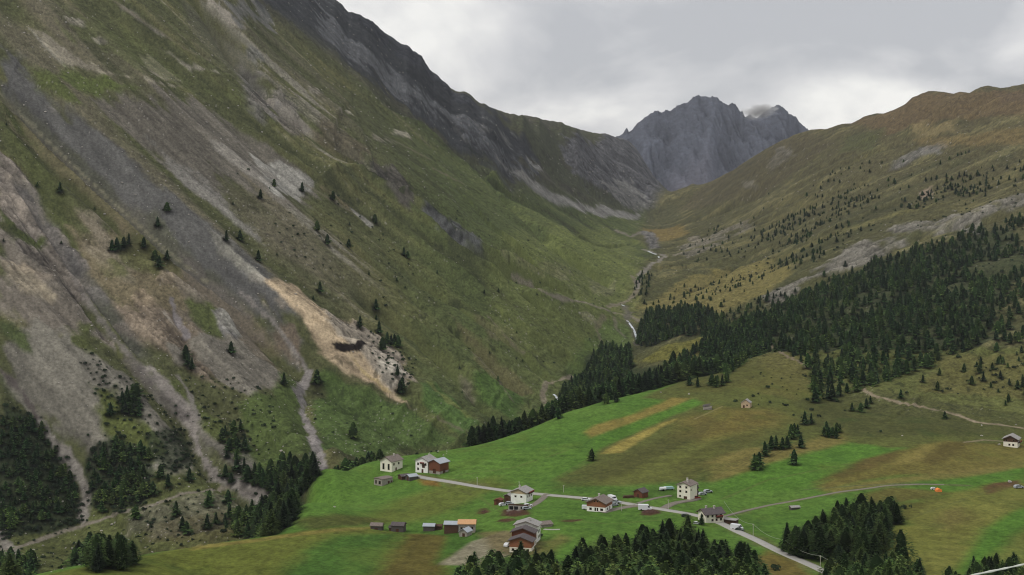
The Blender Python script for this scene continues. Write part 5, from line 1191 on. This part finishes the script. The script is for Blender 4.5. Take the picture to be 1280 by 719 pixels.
# garage wall in front of house 3
x, y, z = hit(648, 637.5); g_ = empty('garage_terrace', (x, y, float(zat(x, y)[0])), Rd(-14), label='pale concrete terrace wall with dark garage openings below the white house', cat='garage')
MB().box(-4.8, 4.8, 0, 3.2, -1.2, 2.0).build('terrace', PL['conc'], g_)
for u in (-3.4, -1.1, 2.0): MB().box(u - .95, u + .95, -.05, .3, .0, 1.6).build('garage_opening', PL['glass'], g_)
MB().box(-4.8, 4.8, -.06, .06, 2.003, 2.7).build('railing', PL['wood'], g_)
for (px, py, rt, m_, lb) in ((629, 632.5, 20, 'carw', 'white car beside the small red shed'), (637, 631, -10, 'cars', 'silver car between the red shed and the garage terrace'), (660, 633.5, 25, 'carw', 'white car parked at the right corner of the garage terrace'), (658.5, 637, 12, 'cars', 'silver car parked lowest on the drive below the garage terrace')):
    car(px, py, rt, PL[m_], lb)
# --- barn cluster
gable_house(650.5, 690, 10.6, 6.5, 5.2, 1.9, -13, 'lowest gable of the stepped farm cluster, brown timber over white plaster', name='stepped_farmhouse', wall='cream', upper='orange', split=2.1, roof='dslate', wins=[('f', -3.6, .4, 1, 1), ('f', -1.2, .4, 1, 1), ('f', 3.6, .4, 1, 1)], doors=[('f', 1.4, -.3, 1.4, 1.9)], over=.9, sc=.84)
gable_house(653.5, 684, 10.8, 6, 7.2, 1.9, -13, 'middle gable of the stepped farm cluster with a dark slate roof', name='stepped_farmhouse', wall='cream', upper='red', split=3.0, roof='dslate', wins=[('r', 0, 1.2, 1, 1.1)], over=.9, sc=.84)
gable_house(657.5, 678.5, 11.2, 7.5, 8.6, 1.9, -13, 'uppermost house of the stepped farm cluster, white walls under a pale grey roof', name='stepped_farmhouse', wall='white', roof='slate', wins=[('r', -1, 2, 1, 1.1), ('r', 1.4, 2, 1, 1.1), ('r', -1, 4.6, 1, 1.1), ('r', 1.4, 4.6, 1, 1.1)], chim=[(1.2, -1)], over=.9, sc=.84)
gable_house(674, 658.5, 6, 5, 1.4, .8, -70, 'low brown-grey shed half hidden behind the stepped farm cluster', name='timber_shed', cat='shed', wall='stone', roof='slate2', doors=[('f', 0, 0, 1.2, 1.2)], over=.4)
x, y, z = hit(670, 676); w_ = empty('garden_wall', (x, y, float(zat(x, y)[0])), 0, label='white stepped garden wall along the right side of the stepped farm cluster', cat='wall')
pts = [hit(a, b) for a, b in ((662, 689), (668, 682), (673, 673), (675, 664))]
for a, b in zip(pts[:-1], pts[1:]):
    q = MB(); n = Vector((b[1] - a[1], -(b[0] - a[0]), 0)).normalized() * .25
    V = [Vector(p) - Vector((x, y, float(zat(x, y)[0]))) for p in (a, b)]
    q.add([V[0] - n - Vector((0, 0, .5)), V[0] + n - Vector((0, 0, .5)), V[1] + n - Vector((0, 0, .5)), V[1] - n - Vector((0, 0, .5)), V[0] - n + Vector((0, 0, 1.1)), V[0] + n + Vector((0, 0, 1.1)), V[1] + n + Vector((0, 0, 1.1)), V[1] - n + Vector((0, 0, 1.1))], [(0, 3, 2, 1), (4, 5, 6, 7), (0, 1, 5, 4), (1, 2, 6, 5), (2, 3, 7, 6), (3, 0, 4, 7)])
    q.build('wall_section', PL['white'], w_)
car(634, 683, 70, PL['carw'], 'white car half hidden by trees left of the stepped farm cluster')
car(673.5, 671, 60, PL['card'], 'dark car parked at the right side wall of the stepped farm cluster')
# --- row of hay sheds
def shed(px, py, w, l, hw, rise, rot, lb, wall='grey_wood', roof='slate2', nm='hay_shed', **k): return gable_house(px, py, w, l, hw, rise, rot, lb, name=nm, cat='shed', wall=wall, roof=roof, over=.35, **k)
shed(484.5, 663.5, 3.6, 5.2, 2.5, .9, 82, 'small dark hay shed with pale roof, leftmost of the row', roof='slate2', doors=[('l', 0, 0, 1.4, 1.6)], shift=(-2.2, 0), group=None)
shed(513, 665, 4.8, 5.6, 3.2, 1.0, 80, 'taller dark hay shed with a brown-grey roof, second from the left in the row', roof='dslate', doors=[('l', 0, 0, 1.4, 1.8)], shift=(-2.6, 0))
shed(506, 664.5, 3.2, 3.6, 1.9, .7, 80, 'low annex built against the left side of the second hay shed', wall='wood', roof='grey_wood', shift=(-3.2, 0))
shed(549, 663, 3.6, 5.0, 2.2, .8, 85, 'hay shed with a bright blue-grey metal roof, middle of the row', roof='metal', shift=(-2, 0))
shed(555, 661.5, 3.6, 4, 1.6, .5, 80, 'roofless-looking brown stone ruin right behind the metal-roofed hay shed', wall='wood', roof='wood', nm='ruined_shed', shift=(-1, 0))
shed(580, 664, 5.0, 6.0, 3.4, .9, 85, 'dark timber barn with grey roof joined to the new tan-roofed building', roof='metal', wall='wood', nm='timber_barn', shift=(-2.5, 0))
gable_house(601, 663.5, 5.0, 7.2, 3.6, 1.2, 88, 'pale stone building under a new tan board roof, right end of sheds', name='stone_building', cat='building', wall='stone', roof='newboard', wins=[('l', -2.4, .6, .7, 1.6), ('l', -1.1, .6, .8, 1.6), ('l', 2.3, .8, .8, 1.2)], doors=[('l', .6, 0, 1.4, 2.1)], over=.5, shift=(-2.4, 0))
gable_house(579, 671, 3.8, 4.2, 2.2, 1.2, -30, 'small stone hut with a pale roof just below the tan-roofed building', name='stone_hut', cat='hut', wall='stone', roof='metal', doors=[('f', .2, 0, 1.3, 1.5)], over=.4)
# --- chalet on the road
gable_house(745, 639.8, 10.2, 10.5, 4.6, 2.2, -24, 'wide chalet with an orange-brown timber gable over a white ground floor', name='chalet', wall='white', upper='orange', split=2.5, roof='slate2', wins=[('f', -3, .8, 1.1, 1), ('f', -.4, .5, .6, 1.5), ('f', .8, .5, .6, 1.5), ('f', 3.1, .8, 1.3, 1), ('f', -.8, 5.1, .6, .5), ('f', .8, 5.1, .6, .5), ('r', -2, .8, .9, 1)], doors=[('r', 1.5, .1, 1.1, 2.1)], chim=[(-1, 2)], over=.8, sc=.88)
car(732.5, 626, -15, PL['carw'], 'white car on the verge behind the left side of the chalet')
car(733.5, 637, -10, PL['carw'], 'white van parked against the left wall of the chalet', kind='van', sc=.85)
car(765.5, 625.5, -60, PL['carw'], 'white van standing behind the right corner of the chalet', kind='van')
car(770.5, 629, -20, PL['cars'], 'silver car parked right of the chalet on the road side')
car(767.5, 632.5, 25, PL['cars'], 'silver estate car parked on the drive right of the chalet', sc=.95)
e_ = car(806, 638, -8, PL['carw'], 'white box van on the road right above the dark dirt mound', kind='van', sc=1.15)
e_ = car(857.5, 646.5, -5, PL['card'], 'dark green car on the road just left of the flowered white house')
# --- small hut and wood piles
gable_house(797.5, 622, 5.0, 4.8, 2.6, 1.4, -40, 'small dark red timber hut with a pale patch on its roof above the road', name='timber_hut', cat='hut', wall='red', roof='dslate', doors=[('f', 0, 0, 1.2, 1.7)], over=.5)
for (px, py, lb) in ((783, 622.5, 'log pile farthest left of the small dark red hut'), (789, 622, 'log pile tight against the left of the small dark red hut')):
    x, y, z = hit(px, py); q = MB(); r = random.Random(px)
    for j in range(3):
        for i in range(8 - j): q.tube((-1.6 + i * .42 + j * .2, -.9 + r.uniform(-.1, .1), .2 + j * .36), (-1.6 + i * .42 + j * .2, .9 + r.uniform(-.1, .1), .2 + j * .36), .2, n=7)
    tag(q.build('log_pile', PL['wood'], None, (x, y, float(zat(x, y)[0]))), lb, 'log pile')
x, y, z = hit(828.5, 613.5); t_ = empty('tank_trailer', (x, y, float(zat(x, y)[0])), Rd(15), label='white and pale blue slurry tank trailer on the meadow above the road', cat='trailer')
MB().tube((-1.6, 0, 1.1), (1.6, 0, 1.1), .85, n=14).build('tank', PL['carw'], t_); MB().box(-2.4, 1.6, -.3, .3, .2, .35).build('drawbar', PL['rub'], t_)
for s_ in (-1, 1): MB().tube((0, s_ * .75, .45), (0, s_ * 1.05, .45), .45, n=12).build('wheel', PL['tyre'], t_)
x, y, z = hit(836, 612.5); t_ = empty('hay_wagon', (x, y, float(zat(x, y)[0])), Rd(12), label='long low pale blue covered wagon next to the tank trailer', cat='wagon')
MB().prism([(-2.6, .6), (2.6, .6), (2.6, 1.3), (2.0, 1.7), (-2.0, 1.7), (-2.6, 1.3)], -.95, .95).build('cover', PL['teal'], t_); MB().box(-2.7, 2.7, -1, 1, .45, .595).build('bed', PL['rub'], t_)
for xx in (-1.5, 1.5):
    for s_ in (-1, 1): MB().tube((xx, s_ * .7, .35), (xx, s_ * .98, .35), .35, n=12).build('wheel', PL['tyre'], t_)
# --- tall white house
gable_house(854.5, 623.5, 8.6, 10, 8.2, 1.6, -32, 'tall white three-storey house with a brown timber side above the road', wall='cream', roof='slate2', wins=[('f', -2.3, 1.0, .9, .9), ('f', -2.2, 3.8, 1.1, 1.1), ('f', 1.8, 3.8, 1.1, 1.1), ('f', -2.2, 6.4, 1.1, 1.1), ('f', 1.8, 6.4, 1.1, 1.1), ('r', -3.6, 5, .9, 1)], doors=[('f', 1.2, 0, 2.2, 1.6)], chim=[(-.6, 1.5), (1.2, -2)], over=.7, sc=.8)
x, y, z = hit(866, 622.5); b_ = empty('timber_annex', (x, y, float(zat(x, y)[0])), Rd(-32), label='dark brown timber balcony annex along the right side of the tall white house', cat='annex')
MB().box(-1.0, 1.0, -1, 4, -.8, 6.0).build('wall', PL['wood'], b_); MB().prism([(-1.3, 6.3), (1.5, 5.8), (1.5, 6.0), (-1.3, 6.5)], -1.3, 4.3).build('roof', PL['slate2'], b_)
for zz in (2.1, 4.2): MB().box(1.003, 1.6, -.9, 3.8, zz, zz + .8).build('balcony', PL['grey_wood'], b_)
car(878, 619, 25, PL['cars'], 'silver car nearest the right side of the tall white house'); car(885, 616, 20, PL['cars'], 'silver car farthest right of the tall white house', sc=1.05)
car(870, 623.5, 15, PL['carr'], 'dark red car at the right corner of the tall white house')
# --- flowered white house
gable_house(877.3, 651.5, 7.6, 11.2, 4.3, 2.1, -66, 'white house with a dark roof and flowered windows at the road junction', wall='cream', roof='dslate', wins=[('r', -4.2, 2.6, .9, 1), ('r', -1.4, 2.5, 1, 1), ('r', 1.1, 2.5, 1, 1), ('r', 3.8, 2.5, 1, 1), ('r', -1.4, .4, 1, 1), ('r', 1.1, .4, 1, 1), ('r', 3.8, .4, 1, 1.1), ('f', 1, 2.6, .9, 1)], balc=('r', 2.6, 1.9, 4.2, .7), chim=[(.8, 1.5), (-.8, -2.5)], over=.9, sc=.84)
x, y, z = hit(877, 656.5); t_ = empty('conifer_tree', (x, y, float(zat(x, y)[0])), 0, label='small garden conifer in front of the flowered white house at the junction', cat='tree')
c_ = bpy.data.objects.new('crown', near_me[0]); k_ = bpy.data.objects.new('trunk', me_trunk)
for o in (c_, k_): COL.objects.link(o); o.parent = t_; o.scale = (5.2, 5.2, 5.2)
car(871, 655.5, 0, PL['carw'], 'small white car beside the garden conifer of the flowered house', sc=.8)
x, y, z = hit(910, 655); c_ = empty('open_carport', (x, y, float(zat(x, y)[0])), Rd(-32), label='long dark open carport with a flat pale roof right of the flowered house', cat='carport')
MB().box(-3.6, 3.6, .2, 3.2, -.6, 1.9).build('wall', PL['wood'], c_); MB().box(-3.9, 3.9, -.6, 3.4, 1.903, 2.1).build('roof', PL['slate'], c_)
for xx in (-3.5, 0, 3.5): MB().box(xx - .08, xx + .08, -.5, -.34, -.5, 1.903).build('post', PL['wood'], c_)
car(921, 662, -32, PL['carw'], 'white delivery van parked on the roadside right of the carport', kind='van', sc=1.0)
car(924.5, 663.8, -30, PL['card'], 'dark car in front of the white delivery van on the roadside', sc=.9)
# --- lone sheds
shed(988, 637.5, 2.6, 4.2, 1.3, .5, -76, 'tiny grey-roofed shed alone on the meadow below the side road', roof='slate', nm='meadow_shed')
gable_house(1263, 559, 8.0, 8.5, 4.9, 2.0, -28, 'white house with a dark timber upper storey alone at the right edge', wall='cream', upper='wood', split=3.1, roof='slate', wins=[('f', -.6, .9, .9, 1), ('f', 1.6, .9, .9, 1), ('f', -2.2, 3.5, .9, .9), ('f', 1.9, 3.5, .9, .9)], balc=('r', 0, 2.6, 7.5, 1.4), over=.9)
gable_house(932, 510, 6.0, 5.5, 3.4, 2.1, -20, 'pale timber hut with white roof edge alone on the upper dry heath', name='timber_hut', cat='hut', wall='beige', roof='slate', wins=[('f', 1, 1.4, .8, .8)], doors=[('f', -1.2, 0, 1.2, 1.7)], over=.3)
x, y, z = hit(884, 512.5); t_ = empty('ruined_hut', (x, y, float(zat(x, y)[0])), Rd(-15), label='collapsed grey timber hut with broken beams at the top of the meadow', cat='ruin')
MB().box(-2.8, 2.8, 0, 3.2, -.6, 2.3).build('wall', PL['stone'], t_)
MB().add([(-3.4, -.4, 2.4), (1.6, -.5, 3.2), (2.0, 3.4, 4.0), (-3.0, 3.5, 2.9), (-3.4, -.4, 2.25), (1.6, -.5, 3.05), (2.0, 3.4, 3.85), (-3.0, 3.5, 2.75)], [(0, 1, 2, 3), (4, 7, 6, 5), (0, 4, 5, 1), (1, 5, 6, 2), (2, 6, 7, 3), (3, 7, 4, 0)]).build('roof', PL['grey_wood'], t_)
for a, b in (((2.2, 0, .2), (3.2, 2, 2.8)), ((-2, -.6, .1), (2.5, -.3, 1.2)), ((1.5, 1, 2.2), (4.2, -.6, .2)), ((-3, .5, 1.7), (-1, .2, 2.6))): MB().tube(a, b, .13).build('beam', PL['grey_wood'], t_)
x, y, z = hit(1173, 614.5); t_ = empty('small_tent', (x, y, float(zat(x, y)[0])), Rd(10), label='bright orange tent-like canopy in the narrow green dip at the right', cat='tent')
MB().prism([(-1.3, 0), (1.3, 0), (1.3, 1.0), (0, 1.7), (-1.3, 1.0)], -1.2, 1.2).build('canvas', PL['tent'], t_)
car(1168, 612.5, -5, PL['carw'], 'white car parked right beside the orange canopy', sc=.85)
car(1273.5, 610.5, 10, PL['cars'], 'pale blue-grey car at the far right edge beside the boulder', sc=1.15)
# dirt mounds
def mound(px, py, w, l, h, lb):
    x, y, z = hit(px, py); V = []; Fc = []; n = 16; m = 5; r = np.random.default_rng(int(px))
    for j in range(m):
        t = j / (m - 1)
        for i in range(n):
            a = i * 6.2832 / n; q = (1 - t * .9) * (1 + .12 * math.sin(3 * a + px)) * (0.95 + .1 * r.random()); V.append((w * q * math.cos(a), l * q * math.sin(a), h * math.sin(t * 1.57) * (0.9 + .2 * r.random()) - .15))
    for j in range(m - 1):
        for i in range(n): Fc.append((j * n + i, j * n + (i + 1) % n, (j + 1) * n + (i + 1) % n, (j + 1) * n + i))
    Fc.append(tuple(range((m - 1) * n, m * n)))
    tag(MB().add(V, Fc).build('dirt_mound', PL['earth'], None, (x, y, float(zat(x, y)[0]))), lb, 'mound')
mound(643, 641.5, 4.6, 3.0, 1.4, 'broad dark brown dirt mound just below the garage terrace')
mound(606, 639.5, 1.9, 1.6, .7, 'small reddish-brown dirt mound left of the garage terrace mound')
mound(812, 640.5, 4.6, 2.4, 1.3, 'long dark brown dirt mound below the white box van')
# poles
def pole(px, py, hpx, lb, grp=None):
    x, y, z = hit(px, py); z = float(zat(x, y)[0]); h = hpx * y / F
    e_ = empty('utility_pole', (x, y, z), 0, label=lb, cat='pole', group=grp)
    MB().tube((0, 0, -.5), (0, 0, h), .13, .1, n=7).build('post', PL['pole'], e_); MB().box(-.45, .45, -.06, .06, h - .35, h - .22).build('crossarm', PL['pole'], e_)
    return Vector((x, y, z + h))
P = [pole(941.5, 670, 15, 'pole on the meadow just right of the white delivery van'), pole(980.5, 689.5, 15, 'pole at the left tip of the roadside wood'), pole(1025.5, 709.5, 15, 'pole where the main road leaves the bottom of the picture')]
pole(596.5, 607.5, 11, 'leftmost pole standing beside the road on the open meadow'); pole(649, 614, 12, 'pole showing above the roof ridge of the garage terrace house'); pole(704.5, 615.5, 9, 'pole beside the road between the white house and the chalet')
pole(777, 639, 10, 'pole on the lawn right of the chalet'); pole(835.5, 637.5, 13, 'pole on the lawn between the box van and the tall white house')
a0 = hit(905, 640); starts = [Vector((a0[0], a0[1], float(zat(a0[0], a0[1])[0]) + 5)), P[0], P[1], P[2]]; en = hit(1050, 712); ends = [P[0], P[1], P[2], Vector((en[0], en[1], en[2] + 2))]
for a, b, lb in zip(starts, ends, ('wire from the flowered house to the first pole', 'sagging wire between the van pole and the wood-edge pole', 'sagging wire between the wood-edge pole and the road-end pole', 'wire running from the road-end pole down into the bottom trees')):
    q = MB(); n = 14; sag = (a - b).length * .045; pr = None
    for k in range(n + 1):
        t = k / n; p = a.lerp(b, t) - Vector((0, 0, sag * 4 * t * (1 - t))) - a
        if pr is not None: q.tube(pr, p, .055, n=5)
        pr = p
    tag(q.build('overhead_wire', PL['wire'], None, tuple(a)), lb, 'wire')
# pale cable crossing the lower right corner, hung between two posts out of the picture
A_ = Vector(((1120 - CX) / F * 120, 120, -(737 - HY) / F * 120)); B_ = Vector(((1400 - CX) / F * 150, 150, -(676 - HY) / F * 150))
q = MB(); pr = None; n = 60
for k in range(n + 1):
    t = k / n; p = A_.lerp(B_, t) - Vector((0, 0, 1.0 * 4 * t * (1 - t) * .25)) - A_
    if pr is not None: q.tube(pr, p, .085 + .02 * math.sin(k * 1.7) + .012 * math.sin(k * .6), .085 + .02 * math.sin((k + 1) * 1.7) + .012 * math.sin((k + 1) * .6), n=8)
    pr = p
tag(q.build('thick_cable', PL['cable'], None, tuple(A_)), 'thick pale cable crossing the lower right corner in front of small trees', 'cable')

# --- roads: sheets laid a little proud of the ground
m_road = mat('pale_asphalt', (160, 158, 150), var=0.15, scale=0.5, rough=0.9)
m_drive = mat('gravel_drive', (122, 114, 102), var=0.25, scale=0.8, bump=0.03)
def strip(name, pts, w, m, lift=0.12, lab=None):
    P_ = [Vector((a[0], a[1], 0)) for a in pathxy(pts, 5)]
    for _ in range(3): P_ = [P_[0]] + [(P_[i - 1] + P_[i] * 2 + P_[i + 1]) / 4 for i in range(1, len(P_) - 1)] + [P_[-1]]
    V = []; Fc = []; ws = (-1, -.5, 0, .5, 1)
    for i, p in enumerate(P_):
        d = (P_[min(i + 1, len(P_) - 1)] - P_[max(i - 1, 0)]).normalized(); nrm = Vector((-d.y, d.x, 0))
        for s_ in ws:
            q = p + nrm * (s_ * w / 2); V.append((q.x, q.y, float(zat(q.x, q.y)[0])))
    k = len(ws)
    zz = np.array([v[2] for v in V]).reshape(-1, k); mid = zz.mean(1)
    for _ in range(4): mid = np.convolve(np.pad(mid, 1, 'edge'), [.25, .5, .25], 'valid')
    tz_ = np.maximum(mid[:, None], zz.max(1)[:, None] * .7 + mid[:, None] * .3) + 0 * zz + lift
    tz_ = np.maximum(tz_, zz + lift * .5)
    V = [(v[0], v[1], float(z_)) for v, z_ in zip(V, tz_.ravel())]
    n = len(P_)
    for i in range(n - 1):
        for j in range(k - 1): a = i * k + j; Fc.append((a, a + 1, a + k + 1, a + k))
    # shoulders drop into the turf
    nb = len(V)
    for i in range(n):
        for j in (0, k - 1): v = V[i * k + j]; V.append((v[0], v[1], v[2] - .6))
    for i in range(n - 1):
        Fc.append((i * k, i * k + k, nb + (i + 1) * 2, nb + i * 2)); Fc.append((i * k + k - 1, nb + i * 2 + 1, nb + (i + 1) * 2 + 1, i * k + 2 * k - 1))
    me = bpy.data.meshes.new(name); me.from_pydata(V, [], Fc); me.materials.append(m); me.polygons.foreach_set('use_smooth', np.ones(len(Fc), bool))
    o = bpy.data.objects.new(name, me); COL.objects.link(o); tag(o, kind='structure'); return o
strip('road', [(513,593.5),(530,597.5),(560,602),(600,609),(640,614.5),(680,618.5),(720,622),(760,625.5),(800,632.5),(850,641),(872,645),(900,654),(920,664),(945,675),(975,690),(1005,703),(1030,714),(1060,730),(1090,750)], 4.4, m_road)
strip('lane', [(903,646.5),(930,639),(960,632),(990,627),(1020,621),(1050,615),(1080,611.5),(1110,607),(1150,605.5),(1180,606)], 1.9, m_drive)
strip('driveway', [(684,618.5),(676,626),(668,632),(660,635.5),(650,638.5),(636,638.5)], 3.4, m_drive)
strip('driveway', [(797,632),(780,634.5),(766,637.5),(752,641)], 4.2, m_drive)
strip('driveway', [(797,629.5),(808,626),(820,622.5),(838,620)], 2.2, m_drive)
strip('driveway', [(826,638),(836,631),(848,627.5),(862,626.5),(872,623.5)], 4.0, m_drive)
strip('driveway', [(680,662),(690,662.5),(700,662)], 1.6, m_road)
# river
m_water = mat('white_water', (186, 194, 200), var=0.75, scale=0.28, rough=0.3, spec=0.4)
strip('river', [(784,401),(788,406),(789,410),(794,414),(798,420),(796,429)], 2.8, m_water, .3)
strip('river', [(777,381),(781,384)], 1.5, m_water, .3)
strip('river', [(810,314),(822,318),(829,321),(824,325)], 3.0, m_water, .3)
strip('river', [(692,493),(697,494),(700,498),(697,504)], 2.2, m_water, .3)
# culvert edge of the river bank and lichen: none
print('buildings', time.time() - T0)

# contact shade painted into the ground colour under every crown and bush
def contact_shade(x, y, r, k):
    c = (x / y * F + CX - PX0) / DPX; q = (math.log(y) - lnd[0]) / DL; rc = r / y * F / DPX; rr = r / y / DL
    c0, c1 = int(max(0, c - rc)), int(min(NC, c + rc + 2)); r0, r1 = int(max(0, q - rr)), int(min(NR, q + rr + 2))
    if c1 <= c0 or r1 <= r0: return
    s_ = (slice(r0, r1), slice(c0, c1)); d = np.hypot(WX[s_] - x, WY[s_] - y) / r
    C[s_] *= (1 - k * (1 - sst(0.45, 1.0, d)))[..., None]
for (x, y, h, key) in trees: contact_shade(x, y, h * 0.42 + 1.0, 0.5)
for (x, y, h) in bush: contact_shade(x, y, h * 0.8 + 0.8, 0.4)
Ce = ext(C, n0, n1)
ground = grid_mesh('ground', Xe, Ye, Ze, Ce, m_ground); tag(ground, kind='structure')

print('script', time.time() - T0)
